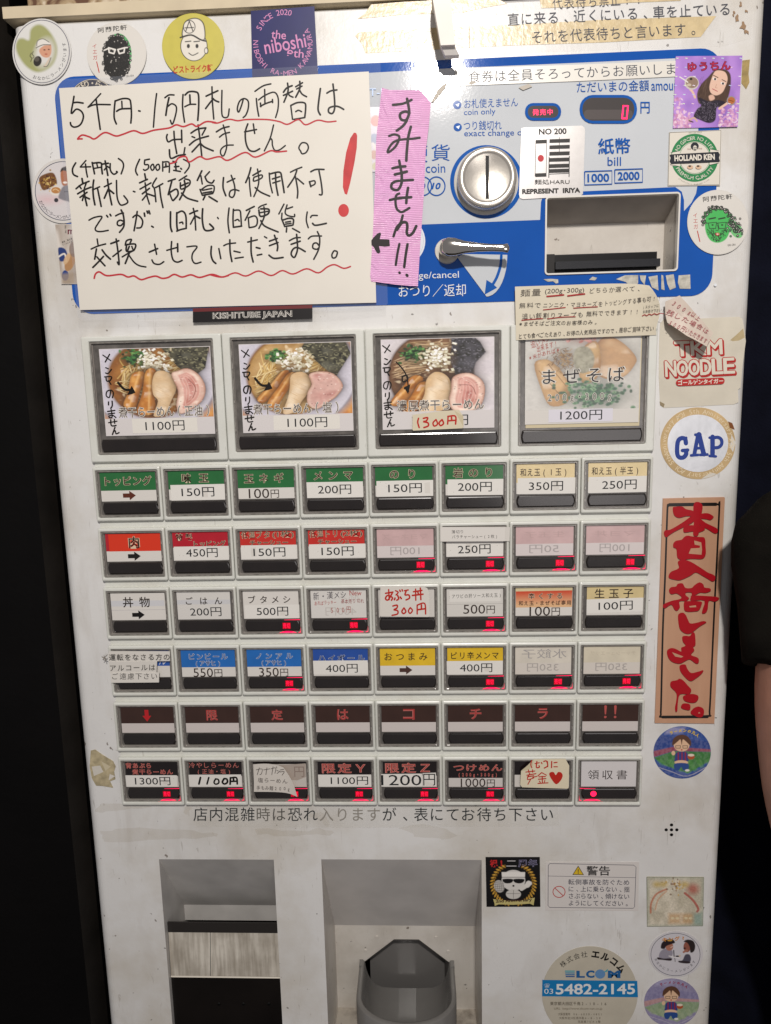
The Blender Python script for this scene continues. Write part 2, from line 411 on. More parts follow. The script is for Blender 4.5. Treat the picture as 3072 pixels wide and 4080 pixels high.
pw.face([(-.0435,.0,0),(-.0365,.016,0),(-.0365,.016,2.4),(-.0435,.0,2.4)], m_lit_edge)  # paler black puts the light caught by this edge into its colour
pw.face([(-.0365,.016,0),(-.0365,.5,0),(-.0365,.5,2.4),(-.0365,.016,2.4)], m_p)
pw.face([(-.9,.0,2.4),(-.0435,.0,2.4),(-.0365,.016,2.4),(-.0365,.5,2.4),(-.9,.5,2.4)], m_p)
pw.face([(-.9,.5,0),(-.9,.0,0),(-.9,.0,2.4),(-.9,.5,2.4)], m_p)
tag(pw.build('pillar'), 'black painted pillar with a paler lit edge left of the ticket machine', 'pillar')
nv = mat('#10121f',.9,spec=.1,noise=.35,nscale=40,bump=.4,bscale=500)
cv = MB(); R = []
for z in (0.02,1.0,2.3):
    R.append([(.500+i*.012, .10+.012*math.sin(i*.9)+.008*math.sin(i*.37+1), z) for i in range(70)])
cv.loft(R, nv, closed=False)
tag(cv.build('curtain', smooth=True), 'dark navy cloth curtain hanging right of the ticket machine', 'curtain')
# ================================================================== the ticket machine
XL,XR,ZT = -.031,.4812,Z0+.309
root = empty('ticket_machine', ((XL+XR)/2,.2,0))
tag(root, 'tall white sticker-covered meal ticket vending machine with rows of menu buttons', 'ticket machine')
white = dirty_white('white_paint','#d8d7d5','#b0a590',.6)
plastic = dirty_white('white_plastic','#d3d4cd','#b4ad9c',.35,.3,spots=False,dirt_scale=25)
lining = dirty_white('recess_paint','#cfcac2','#9d9384',.5,.3,spots=True,dirt_scale=20)
BX0,BX1,BZ0,BZ1 = .3366,.4282,Z0+.1290,Z0+.1807      # bill opening
KX0,KX1,KZ1 = .0257,.1213,Z0-.3258; KZ0 = Z0-.53      # ticket outlet
TX0,TX1,TZ1 = .1605,.2910,Z0-.3253; TZ0 = Z0-.525     # change tray
cb = MB(); r = .009
xs = sorted([XL+r,KX0,KX1,TX0,TX1,BX0,BX1,XR-r]); zs = sorted([.06,KZ0,TZ0,TZ1,KZ1,BZ0,BZ1,ZT-.004])
for i in range(len(xs)-1):
    for j in range(len(zs)-1):
        cx,cz = (xs[i]+xs[i+1])/2,(zs[j]+zs[j+1])/2
        if any(a<cx<b and c<cz<d for a,b,c,d in ((BX0,BX1,BZ0,BZ1),(KX0,KX1,KZ0,KZ1),(TX0,TX1,TZ0,TZ1))): continue
        cb.face([(xs[i],YF,zs[j]),(xs[i+1],YF,zs[j]),(xs[i+1],YF,zs[j+1]),(xs[i],YF,zs[j+1])], white)
for sx,x in ((1,XL+r),(-1,XR-r)):
    A = [(x-sx*r*math.sin(t), YF+r*(1-math.cos(t))) for t in np.linspace(0,PI/2,9)]+[(x-sx*r,.024)]
    for a,b in zip(A,A[1:]): cb.face([(a[0],a[1],.06),(b[0],b[1],.06),(b[0],b[1],ZT-.004),(a[0],a[1],ZT-.004)], white)
cb.face([(XL+r,YF,ZT-.004),(XR-r,YF,ZT-.004),(XR-r,YF+.006,ZT),(XL+r,YF+.006,ZT)], white)
for sx,x in ((1,XL),(-1,XR)):      # rounded top corners closed
    A = [(x+sx*r-sx*r*math.sin(t), YF+r*(1-math.cos(t)),ZT-.004) for t in np.linspace(0,PI/2,9)]
    cb.face(A+[(x,.024,ZT-.004),(x+sx*r,.024,ZT),(x+sx*r,YF+.006,ZT)], white)
cb.face([(XL+r,YF+.006,ZT),(XR-r,YF+.006,ZT),(XR-r,.4,ZT),(XL+r,.4,ZT)], white)
door = cb.build('front_door', root, smooth=False); mirror_smooth(door, 40)
bb = MB(); dk = mat('#8d877e',.45,noise=.3,nscale=30)
bb.box(XL+.0025,XR-.0025,.0262,.40,.02,ZT-.006, dk)
b_o = bb.build('cabinet_body', root)
# the cabinet body would close the openings: cut it as a shell of side, back and top boards instead
me = b_o.data; bm = bmesh.new(); bm.from_mesh(me)
bmesh.ops.delete(bm, geom=[q for q in bm.faces if q.normal.y < -.9 or (abs(q.normal.y)>.9 and q.calc_center_median().y<.1)], context='FACES'); bm.to_mesh(me); bm.free()
gk = MB(); gm = mat('#3a342d',.6)
gk.box(XR-.0035,XR-.0012,.0242,.0262,.06,ZT-.006,gm); gk.box(XL+.0012,XL+.0035,.0242,.0262,.06,ZT-.006,gm); gk.build('door_gasket', root)
# ---- ticket outlet
to = MB(); grey = mat('#c4c1bd',.4,noise=.15,nscale=40); dkm = mat('#0d0c0c',.35); steel = bpy.data.materials.new('brushed_steel'); steel.use_nodes = True
_t = steel.node_tree; _N = _t.nodes; _c = _N.new('ShaderNodeTexCoord'); _m = _N.new('ShaderNodeMapping'); _m.inputs['Scale'].default_value = (1,1,.07); _n = _N.new('ShaderNodeTexNoise'); _n.inputs['Scale'].default_value = 330; _n.inputs['Detail'].default_value = 6
_w = _N.new('ShaderNodeTexNoise'); _w.inputs['Scale'].default_value = 38; _w.inputs['Detail'].default_value = 5; _a = _N.new('ShaderNodeMath'); _a.operation = 'MULTIPLY'; _r = _N.new('ShaderNodeValToRGB'); _r.color_ramp.elements[0].position = .14; _r.color_ramp.elements[0].color = (*lin('#b9b0a1'),1); _r.color_ramp.elements[1].position = .36; _r.color_ramp.elements[1].color = (*lin('#f4eddf'),1)
_t.links.new(_c.outputs['Object'],_m.inputs[0]); _t.links.new(_m.outputs[0],_n.inputs['Vector']); _t.links.new(_c.outputs['Object'],_w.inputs['Vector']); _t.links.new(_n.outputs['Fac'],_a.inputs[0]); _t.links.new(_w.outputs['Fac'],_a.inputs[1]); _t.links.new(_a.outputs[0],_r.inputs[0]); _t.links.new(_r.outputs[0],_N['Principled BSDF'].inputs['Base Color']); _N['Principled BSDF'].inputs['Metallic'].default_value = .35; _N['Principled BSDF'].inputs['Roughness'].default_value = .3
yb = .052; zb = Z0-.405
to.face([(KX0,YF,KZ1),(KX1,YF,KZ1),(KX1,yb,zb),(KX0,yb,zb)], grey)
to.face([(KX0,yb,zb),(KX1,yb,zb),(KX1,yb,zb-.0155),(KX0,yb,zb-.0155)], grey)
for x in (KX0,KX1): to.face([(x,YF,KZ1),(x,yb,zb),(x,yb,zb-.0155),(x,.1,zb-.0155),(x,.1,KZ0),(x,YF,KZ0)], grey)
to.face([(KX0,yb,zb-.0155),(KX1,yb,zb-.0155),(KX1,.1,zb-.0155),(KX0,.1,zb-.0155)], dkm)
to.face([(KX0,.1,KZ0),(KX1,.1,KZ0),(KX1,.1,zb-.0155),(KX0,.1,zb-.0155)], dkm)
to_o = to.build('ticket_outlet', root)
hd = MB(); hd.box(KX0+.0003,KX1-.0003,.0100,.0114,Z0-.3982,Z0-.3890,mat('#2b2826',.3)); hd.build('flap_hinge', to_o)
sp = MB(); zf = Z0-.4385
sp.face([(KX0+.0004,.0105,Z0-.3983),(KX0+.0362,.0105,Z0-.3983),(KX0+.0345,.0085,zf),(KX0+.0004,.0085,zf)], steel)
sp.face([(KX0+.0366,.0106,Z0-.3983),(KX1-.0004,.0106,Z0-.3983),(KX1-.0004,.0086,zf),(KX0+.0349,.0086,zf)], steel)
sp.face([(KX0+.0004,.0084,zf),(KX1-.0004,.0084,zf),(KX1-.0004,.0080,zf-.0012),(KX0+.0004,.0080,zf-.0012)], mat('#f0e8d8',.3,metal=.3))
sp.face([(KX0+.0003,.0112,Z0-.3983),(KX1-.0003,.0112,Z0-.3983),(KX1-.0003,.0092,zf),(KX0+.0003,.0092,zf)], dkm)
sp.build('steel_flap', to_o)
bp = MB(); bp.face([(KX0+.0003,.0088,zf-.0012),(KX1-.0003,.0088,zf-.0012),(KX1-.0003,.0086,KZ0),(KX0+.0003,.0086,KZ0)], mat('#15110f',.3,noise=.4,nscale=20))
for px in (473,526,581):
    c = pt(px,2170,.0086); bp.cyl((c.x,.0087,c.z),(0,-1,0),.0015,.0012,.0005,mat('#030303',.3),n=14)
bp.build('chute_front_plate', to_o)
# ---- change tray
ct = MB(); yb = .068; zb = Z0-.4375
ct.face([(TX0,YF,TZ1),(TX1,YF,TZ1),(TX1,yb,zb),(TX0,yb,zb)], mat('#cdc9c5',.35,noise=.12,nscale=30))
for x in (TX0,TX1): ct.face([(x,YF,TZ1),(x,yb,zb),(x,yb,TZ0),(x,YF,TZ0)], lining)
ct.face([(TX0,YF,TZ0),(TX0,yb,TZ0),(TX1,yb,TZ0),(TX1,YF,TZ0)], dirty_white('grimy_floor','#b8b0a4','#5a5046',.8,.5,dirt_scale=60))
hx = [(.2155,-.4518),(.2385,-.4518),(.2665,-.4755),(.2665,-.52),(.1872,-.52),(.1872,-.4755)]
HX = [(a,Z0+b) for a,b in hx]
ct.face([(TX0,yb,zb),(TX1,yb,zb),(TX1,yb,TZ0),(HX[3][0],yb,TZ0),(HX[3][0],yb,HX[3][1]),(HX[2][0],yb,HX[2][1]),(HX[1][0],yb,HX[1][1]),(HX[0][0],yb,HX[0][1]),(HX[5][0],yb,HX[5][1]),(HX[4][0],yb,HX[4][1]),(HX[4][0],yb,TZ0),(TX0,yb,TZ0)], lining)
for a,b in ((.1995,-.4495),(.2545,-.4495),(.1885,-.464),(.2655,-.464)): ct.cyl((a,yb,Z0+b),(0,-1,0),.0016,.0012,.0007,lining,n=12)
ct_o = ct.build('change_tray', root)
cup = MB(); cg = mat('#74726f',.2,coat=.5,noise=.12,nscale=30); cgd = mat('#4f4c4a',.35)
zr = Z0-.4735; xc = .2269
def ucurve(hw, yf, ybk, z, n=28, ys=.028):
    P = [(xc-hw,ybk,z),(xc-hw,ys+.012,z)]
    for t in np.linspace(PI,2*PI,n): P.append((xc+hw*math.cos(t), ys+(ys-yf)*math.sin(t), z))
    return P+[(xc+hw,ys+.012,z),(xc+hw,ybk,z)]
rings = [ucurve(.0440,-.004,.0675,Z0-.56),ucurve(.0440,-.004,.0675,zr-.001),ucurve(.0432,-.0032,.0675,zr),ucurve(.0402,.0012,.0675,zr-.0002),ucurve(.0394,.002,.0675,zr-.0012),ucurve(.0380,.004,.0675,zr-.010),ucurve(.0366,.0065,.0685,zr-.016),ucurve(.034,.011,.0695,zr-.023),ucurve(.030,.016,.071,zr-.029),ucurve(.024,.022,.073,zr-.0335),ucurve(.016,.026,.075,zr-.036),ucurve(.008,.0275,.076,zr-.0372)]
cup.loft(rings, cg, closed=False)
cup.face(rings[-1], cg)
hb = [(a,.067,b) for a,b in HX]; hc = [(xc+(a-xc)*.9,.084,b-.003 if b>Z0-.5 else b) for a,b in HX]
for i in (5,0,1,2): j=(i+1)%6; cup.face([hb[i],hb[j],hc[j],hc[i]], cgd)
cup.face(hc, mat('#6a6866',.3,coat=.3))
for sx in (-1,1): cup.box(xc+sx*.0425-.0016,xc+sx*.0425+.0016,.060,.0675,zr-.02,zr+.0006,cg)
o = cup.build('change_cup', ct_o, smooth=True); mirror_smooth(o, 70)
# ---- control panel: blue plate with pale printed field and lettering
px0,px1,pz0,pz1 = -.0040,.4528,Z0+.1116,Z0+.2714
blue = mat('#1852a6',.06,noise=.1,nscale=25,bump=.02,bscale=500); field = mat('#c6cace',.06,noise=.05,nscale=20,bump=.02,bscale=500)
WT = lambda x,y: (np.asarray(x,float),np.asarray(y,float))
cp = Flat(WT, YF)
def rrw(x0,z0,x1,z1,r,n=8):
    return [(cx+r*math.cos(a+j*PI/2/n),cz+r*math.sin(a+j*PI/2/n)) for cx,cz,a in ((x1-r,z1-r,0),(x0+r,z1-r,PI/2),(x0+r,z0+r,PI),(x1-r,z0+r,-PI/2)) for j in range(n+1)]
outer = rrw(px0,pz0,px1,pz1,.0145)
hole = rrw(BX0-.0004,BZ0-.0004,BX1+.0004,BZ1+.0004,.002,3)
# plate built from the outline bridged to the bill opening so that the opening stays open
k0 = max(range(len(outer)), key=lambda i: outer[i][0]*2-outer[i][1]); h0 = max(range(len(hole)), key=lambda i: hole[i][0]*2-hole[i][1])
key = outer[k0:]+outer[:k0]+[outer[k0]]+[hole[(h0-i)%len(hole)] for i in range(len(hole)+1)]
cp.k = 25; cp.add(key,[tuple(range(len(key)))],blue)
pan = cp.build('control_panel', parent=root)
le = Flat(D(YF-.0005), YF-.0005)
ink = mat('#1c58a8',.06,noise=.1); wht = mat('#dfe3e8',.06)
arc_ = [(1508,395),(1504,418),(1494,438),(1478,456),(1478,432),(1473,414),(1459,404)]
le.poly([(160,190),(700,163),(982,147),(1240,136),(1505,124),(1509,250)]+arc_+[(1185,417),(1174,422),(1169,436),(1167,475),(915,485),(160,520)], field)
le.disc(868,521,51,52,wht)                                          # round print half hidden by the tape
le.ring(868,521,47,48,1,mat('#b9c4cf',.2))
le.ring(1051,393,74,75,9,ink)
for cx,cy in ((988,227),(989,275)): le.disc(cx,cy,9,9,ink); le.poly([(cx-4,cy-1),(cx+5,cy-4),(cx+2,cy+4)], mat('#8f9aa5',.3))
le.text('お札使えません',1061,222.5,116,20,ink,ang=2); le.text('coin only',1036.5,243.5,68,16,ink,ang=2)
le.text('つり銭切れ',1043,271,82,20,ink,ang=1); le.text('exact change only',1078,289,150,17,ink,ang=1)
le.text('硬',906,333,32,34,ink); le.text('貨',952,330,40,36,ink); le.text('硬',906,333,36,36,ink)
le.text('coin',941,364,42,19,ink,ang=1)
for cx in (914,943): le.ring(cx,402.5,18.5,20,2.6,ink); 
le.text('10',943,402,18,14,ink,shear=.25,bold=.03); le.text('0',914,403,10,14,ink,shear=.25,bold=.03)
le.text('ただいまの金額',1324,187,156,24,ink,ang=1.5); le.text('amount',1440,187,66,18,ink,ang=1)
le.text('円',1393.5,233,20,25,ink,bold=.01)
le.text('紙幣',1327,316,70,35,ink,ang=1.5,bold=.015); le.text('bill',1327,349,29,19,ink)
for (a,b,c,d),t in (((1263,371,1322,400),'1000'),((1328,367,1388,396),'2000')):
    le.stroke([(a,b),(c,b-2),(c,d-2),(a,d)],2.4,ink,smooth=False,closed=True); le.text(t,(a+c)/2,(b+d)/2-1,47,18,ink,bold=.02,ang=1.5)
le.text('change/cancel',926,597,131,19,wht,ang=1.5); le.text('おつり／返却',934,628,145,27,wht,ang=1)
fan = [(988,556),(1051,641)]+[(1051+ (1096-1051)*math.sin(t)*1.0, 641-(641-551)*(1-math.cos(t))) for t in np.linspace(.1,PI/2,9)]+[(1000,549)]
le.poly(fan, field)
le.stroke([(1083,553),(1081,575),(1073,600),(1062,619)],6,ink); le.poly([(1047,637),(1051,605),(1064,613),(1074,622)],ink)
le.text('T-I',812,200,28,16,mat('#7ea2d2',.2))
pic = Img.quad((798,232),(826,232),(822,372),(803,372),16,60,'#c9c3cc')
pic.ell(812,262,11,12,'#c96a5c',.9); pic.ell(809,300,9,11,'#7a86a8',.9); pic.line([(806,310),(818,335)],4,'#d8d0c8'); pic.ell(808,335,7,10,'#b98a7a'); pic.ell(812,360,8,9,'#b9b48a'); le.paint(pic,painted_mat(.3))
le.disc(1545,616,3,3,wht)
for q in ('686,205 697,203 691,212','724,203 733,200 729,209','931,222 946,194 966,177 963,190 948,208 936,222','1012,180 1020,176 1030,178 1018,184','1120,190 1142,182 1150,188 1130,196'): le.poly(q, mat('#b8b0a4',.5))
le.build('panel_print', parent=pan)
# ---- displays
def display(name, cx,cy,rx,ry, parent):
    d = Flat(D(YF-.0010), YF-.0010); d.rr(cx-rx,cy-ry,cx+rx,cy+ry,ry*.93,ink); d.rr(cx-rx+6,cy-ry+6,cx+rx-6,cy+ry-6,(ry-6)*.9,mat('#4a4645',.12,coat=.3)); return d
redhot = mat((1,.012,.10),.4,emit=1.7)
d = display('a',1314.5,236,62,31,pan); d.rr(1262,237,1367,258,9,mat('#5a5453',.15))
seg = [((0,0),(10,0)),((0,0),(-1.5,13)),((10,0),(8.5,13)),((-1.5,14),(-3,27)),((8.5,14),(7,27)),((-3,27),(7,27))]
d.lay()
for a,b in seg: d.stroke([(1347+a[0],229+a[1]),(1347+b[0],229+b[1])],3.2,redhot,smooth=False,lay=False)
d.build('amount_display', parent=root)
d = display('b',1173.5,241.5,39,19,pan); d.row('発売中',1150,243,1196,242,14,redhot,bold=.01); d.build('sale_status_display', parent=root)
# ---- coin slot
cx,cz = .2953,Z0+.1925; cs = MB(); ringw = mat('#d8d4cc',.35); chrome = mat('#d6d0c6',.26,metal=.72,noise=.12,nscale=60,bump=.12,bscale=120)
cs.cyl((cx,YF-.0006,cz),(0,-1,0),.0222,.0218,.0012,ringw,n=64)
P = []
for rr_,yy in ((.0202,.0016),(.0202,-.0045),(.0197,-.0062),(.0185,-.0070),(.0165,-.0072),(.0158,-.0066),(.0150,-.0062),(.0012,-.0058)):
    P.append([(cx+rr_*math.cos(t),yy,cz+rr_*math.sin(t)) for t in np.linspace(0,2*PI,72,endpoint=False)])
cs.loft(P, chrome, cap1=True)
o = cs.build('coin_slot', root, smooth=True); mirror_smooth(o,30)
sl = MB(); sl.box(cx-.00115,cx+.00115,-.0062,-.0040,cz-.0139,cz+.0139,mat('#050404',.5)); sl.build('slot_opening', o)
# ---- return lever
lc = pt(966,543,YF); lv = MB(); lv.cyl((lc.x,YF-.0006,lc.z),(0,-1,0),.0088,.0084,.0014,mat('#cfc9be',.3,noise=.3,nscale=80),n=36)
shiny = mat('#d9d4cc',.08,metal=1)
lv.cyl((lc.x,YF-.002,lc.z),(0,-1,0),.0058,.0056,.0095,shiny,n=32)
lvo = lv.build('return_lever', root); mirror_smooth(lvo,40)
ha = MB(); R = []
e = pt(1096,539,-.010)
for t,hw,th,yy in ((-.10,.0040,.0030,-.0085),(0,.0062,.0042,-.0088),(.12,.0060,.0042,-.009),(.28,.0042,.0036,-.0095),(.5,.0030,.0028,-.0105),(.75,.0024,.0024,-.011),(.93,.0026,.0026,-.0112),(1,.0032,.0030,-.0112),(1.03,.0016,.0018,-.0112)):
    x = lc.x+(e.x-lc.x)*t; z = lc.z+.0006+(e.z-lc.z)*t
    R.append([(x,yy+th*.5*math.sin(a),z+hw*math.cos(a)) for a in np.linspace(0,2*PI,16,endpoint=False)])
ha.loft(R, shiny, cap0=True, cap1=True); o = ha.build('lever_handle', lvo, smooth=True)
# ---- bill inserter
bi = MB(); bm_ = dirty_white('bill_recess','#cdc7be','#a0978a',.4,.25,dirt_scale=20); yb=.030; zt=Z0+.1690-.001
bi.face([(BX0,YF,BZ1),(BX1,YF,BZ1),(BX1-.001,yb,zt),(BX0,yb,zt)], mat('#aca49c',.35,noise=.2,nscale=40))
bi.face([(BX0,yb,BZ0),(BX1-.001,yb,BZ0),(BX1-.001,yb,zt),(BX0,yb,zt)], bm_)
bi.face([(BX1,YF,BZ1),(BX1,YF,BZ0),(BX1-.001,yb,BZ0),(BX1-.001,yb,zt)], bm_)
bi.face([(BX0,YF,BZ1),(BX0,YF,BZ0),(BX0,yb,BZ0),(BX0,yb,zt)], bm_)
bi.face([(BX0,YF,BZ0),(BX1,YF,BZ0),(BX1-.001,yb,BZ0),(BX0,yb,BZ0)], dkm)
bio = bi.build('bill_inserter', root)
bz = MB(); L = [rrw(BX0-a,BZ0-a,BX1+a,BZ1+a,.0022+a,4) for a in (.0004,.0003,-.0008,-.0010)]
bz.loft([[(x,y,z) for x,z in l] for l,y in zip(L,(YF-.0004,YF-.0016,YF-.0016,YF+.002))], mat('#d6d2ca',.3)); bz.build('bezel', bio)
sb = MB(); a = pt(1184,592,.012); b_ = pt(1424,541,.012)
x0,x1 = BX0+.0006,b_.x; z1 = b_.z; 
sb.box(x0,x1,.016,.0295,BZ0+.0005,z1,mat('#1a1a1c',.4,noise=.3,nscale=80))
sb.box(x0+.0075,x1-.0003,.0075,.016,BZ0+.0042,z1-.0062,mat('#1f2024',.25))
sb.box(x0+.0002,x0+.0070,.0085,.016,BZ0+.0006,z1-.0008,mat('#211f1e',.45))
sb.box(x0+.0078,x1-.0008,.0135,.016,z1-.0058,z1-.0012,mat('#050506',.4))
sb.build('bill_slot', bio)
# ---- loudspeaker holes
sg = Flat(D(), YF)
for dx,dy in ((0,0),(-11.5,0),(11.5,0),(0,-10.6),(0,10.6)): sg.disc(1451+dx,1793+dy,3.7,3.3,mat('#060504',.6),n=20)
sg.build('speaker_holes', parent=root)
# ================================================================== menu buttons
CW,CH,PT = .052,.04184,.046748
def frame_mesh(W,H,win,dep=.0052):
    """moulded white frame; local origin = top left corner, x right, z down"""
    x0,z0,x1,z1 = win; b = MB()
    def loop(i): return rrw(i,-(H-i),W-i,-i,.0012+.0 if i<.001 else .0010,3)
    def wl(i): return rrw(x0-i,-(z1+i),x1+i,-(z0-i),.0010,3)
    L = [(loop(.00022),.0046),(loop(.00022),.0011),(loop(.0005),.0004),(loop(.0012),0),(wl(.0006),0),(wl(.0001),.0006),(wl(0),.0031)]
    b.loft([[(x,y,z) for x,z in l] for l,y in L], plastic)
    return b
def lining_mesh(W,H,win,card,bar):
    """grey window lining: moulded edge and inner floor, without a clear pane"""
    x0,z0,x1,z1 = win; b = MB(); g = mat('#86827c',.16,noise=.5,nscale=260,coat=.5); gd = mat('#625e5a',.22,noise=.45,nscale=130,coat=.4); ge = mat('#8f8a84',.12,coat=.6)
    q = lambda i,y: [(x,y,z) for x,z in rrw(x0+i,-(z1-i),x1-i,-(z0+i),.0008,3)]
    b.loft([q(.00005,.0030),q(.00005,.0014),q(.0004,.0010)], ge); b.loft([q(.0004,.0010),q(.0011,.0010)], g)
    b.loft([q(.0011,.0010),q(.0013,.0024),q(.0016,.0028)], ge); b.face(q(.0015,.0029), gd)
    for zz in (.25,.55,.8):
        for x in (x0+.0004,x1-.0012): b.box(x,x+.0008,.0006,.0011,-(z0+(z1-z0)*zz)-.0012,-(z0+(z1-z0)*zz)+.0008,ge)
    return b
def bar_mesh(x0,z0,x1,z1,bul,dep=.0016):
    b = MB(); m = mat('#1c1614',.24,noise=.3,nscale=60,coat=.6)
    def lp(i):
        P = []
        for t in np.linspace(-1,1,9): P.append((x1-i-bul*t*t, -(z0+z1)/2+((z1-z0)/2-i)*t))
        for t in np.linspace(1,-1,9): P.append((x0+i+bul*t*t, -(z0+z1)/2+((z1-z0)/2-i)*t))
        return P
    b.loft([[(x,y,z) for x,z in lp(i)] for i,y in ((0,.0028),(0,dep+.0005),(.0004,dep),(.0010,dep-.0002))], m, cap1=True)
    return b
SW = (.0023,.0030,.0497,.0388); SBAR = (.0053,.0276,.0482,.0366)
LW_,LH = .104,.0923; LWN = (.0062,.0040,.0975,.0865); LBAR = (.0085,.0752,.0955,.0846)
sf = frame_mesh(CW,CH,SW); lf = frame_mesh(LW_,LH,LWN); scv = lining_mesh(CW,CH,SW,None,None); lcv = lining_mesh(LW_,LH,LWN,None,None)
sba = bar_mesh(*SBAR,.0013); lba = bar_mesh(*LBAR,.0010)
def proto(b, name): 
    return link_mesh(name, b.V, b.F, b.mats, b.MI, None, local=True)
PRO = {}
for k,fr,cv_,ba in (('s',sf,scv,sba),('l',lf,lcv,lba)):
    a = proto(fr,'menu_button'); b1 = proto(cv_,'window_lining'); b2 = proto(ba,'push_bar'); b1.parent = a; b2.parent = a; PRO[k] = [a,[b1,b2],False]  # second piece is only the grey lining; no clear pane covers the card
def new_button(k, x, z):
    a,ch,used = PRO[k]
    if used:
        n = a.copy(); COL.objects.link(n)
        for c in ch: d = c.copy(); COL.objects.link(d); d.parent = n
    else: n = a; PRO[k][2] = True
    n.parent = root; n.location = Vector((x,0,z))-root.location; WLOC[n] = np.zeros(3); return n
for k in PRO:
    for c in PRO[k][1]: c.location = (0,0,0)
    PRO[k][0].location = (0,0,0)
# sheet that carries the buttons
plb = MB(); plb.box(.0015,8*.052-.0015,.0032,YF-.0001,Z0-5*PT-CH+.002,Z0+.093,plastic); plb.build('button_plate', root)
def card(parent, x0,y0,x1,y1, y=.0030): return Flat(MM, y)
BLK = '#2a2624'; WP = '#dcd9d3'
def arrow(f, cx, cy, m, s=1, down=False):
    P = [(-5,-1.6),(0,-1.6),(0,-3.6),(4.9,0),(0,3.6),(0,1.6),(-5,1.6)]
    if down: P = [(-y,x) for x,y in P]
    f.poly([(cx+x*s,cy+y*s) for x,y in P], m)
def lamp_on(b, right=True, glyphs=True, x=37.6, y=32.2):
    f = Flat(MM, .00135)
    if glyphs:
        f.rr(x-3.1,y-2.5,x+3.1,y+2.5,.3,mat((.5,.002,.012),.4,emit=.08)); f.row('売切',x-2.9,y,x+2.9,y,4.4,mat((1,.008,.06),.4,emit=.8),bold=.02)
    else: f.disc(x,y,2.3,2.3,mat((1,.01,.06),.4,emit=2.2))
    f.build('sold_out_lamp', parent=b, local=True)
    g = Flat(MM, .0011); gm = mat((1,.004,.07),.4,emit=1.7); gm2 = mat((1,.012,.09),.4,emit=.9)  # emissive strips stand in for the lamp's red light spilling on the window edge
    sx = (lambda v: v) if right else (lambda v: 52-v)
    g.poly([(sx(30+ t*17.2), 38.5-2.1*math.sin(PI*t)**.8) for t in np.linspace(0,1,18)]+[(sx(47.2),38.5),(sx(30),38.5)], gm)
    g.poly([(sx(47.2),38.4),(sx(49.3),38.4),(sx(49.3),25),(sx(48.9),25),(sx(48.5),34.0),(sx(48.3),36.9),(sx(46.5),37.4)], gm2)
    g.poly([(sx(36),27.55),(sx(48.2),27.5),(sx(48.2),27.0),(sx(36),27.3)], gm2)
    g.build('lamp_spill_glow', parent=b, local=True)
PR = {}
def price(f, t, x=27.2, y=20.4, wd=None, tape=True, serif=False, tx0=5.6, tx1=48.0, y0=14.9, y1=26.8, tilt=0):
    n = len(t); wd = wd or (25 if n==4 else 29)
    if tape:
        f.poly([(tx0,y0+tilt),(tx1,y0-tilt),(tx1-.1,y1-tilt),(tx0+.1,y1+tilt)], mat('#dddad4',.4))
        if random.random()<.6:
            xx = random.uniform(tx0+1,tx1-6); f.poly([(xx,y0+2),(xx+4,y0+1.6),(xx+4.2,y1-2),(xx+.2,y1-2.2)], mat('#d3cfc8',.45))
        for _ in range(random.randint(0,5)): a,b = random.uniform(tx0+1,tx1-1),random.uniform(y0+1,y1-1); f.disc(a,b,.22,.16,mat('#8d877d',.6),n=8)
    m = mat('#3a302c' if serif else '#26282a',.5)
    if serif: f.text(t[:-1],x-3.2,y+.4,wd-8.5,7.2,m); f.text(t[-1],x+wd/2-3.2,y+.8,6.3,6.2,m)
    else: f.text(t,x,y,wd,7.1,m,ang=math.degrees(tilt*.05))
def base(y=.0026): return Flat(MM, y)
def two(f, top, split=18.2, x0=5,y0=4.4,x1=47.6,y1=26.6, low='#d6d2cc', gloss=.19):
    f.rr(x0,y0,x1,y1,.2,mat(low,gloss),sheet=.0003)
    if top: f.poly([(x0,y0),(x1,y0),(x1,split),(x0,split)], mat(top,gloss,noise=.12,nscale=90))
GR,RD,CR,BL,YE,BR_,BK = '#2c6a3c','#c3322b','#b2222f','#2468b4','#dcb62c','#3a2620','#1b1415'
CO = '#cfc0a4'
def title(f, t, y=10.4, h=7.2, x=26.2, wd=38, m='#35241e', outline='#c9c5bb', ow=.028, n=None, bold=.012):
    cells = len(t); f_ = min(wd, cells*h*1.75); 
    if outline: 
        st = random.getstate(); f.row(t,x-f_/2,y,x+f_/2,y,h,mat(outline,.45),bold=bold+ow,fill=min(.98,.98*h/(f_/cells)*1.05) if f_/cells>h else .98); random.setstate(st)
    f.row(t,x-f_/2,y,x+f_/2,y,h,mat(m,.5),bold=bold,fill=min(.92,h/(f_/cells)) if f_/cells>h else .92)
def ghost(f, t, y, h, wd, x=26, a='#a9a3a2'): f.text(t,x,y,wd,h,mat(a,.5),mirror=True)
rows = 'ABCDEF'
def small(r, c): return new_button('s', c*.052, Z0-rows.index(r)*PT)
def fin(f, b): f.build('menu_card', parent=b, local=True)
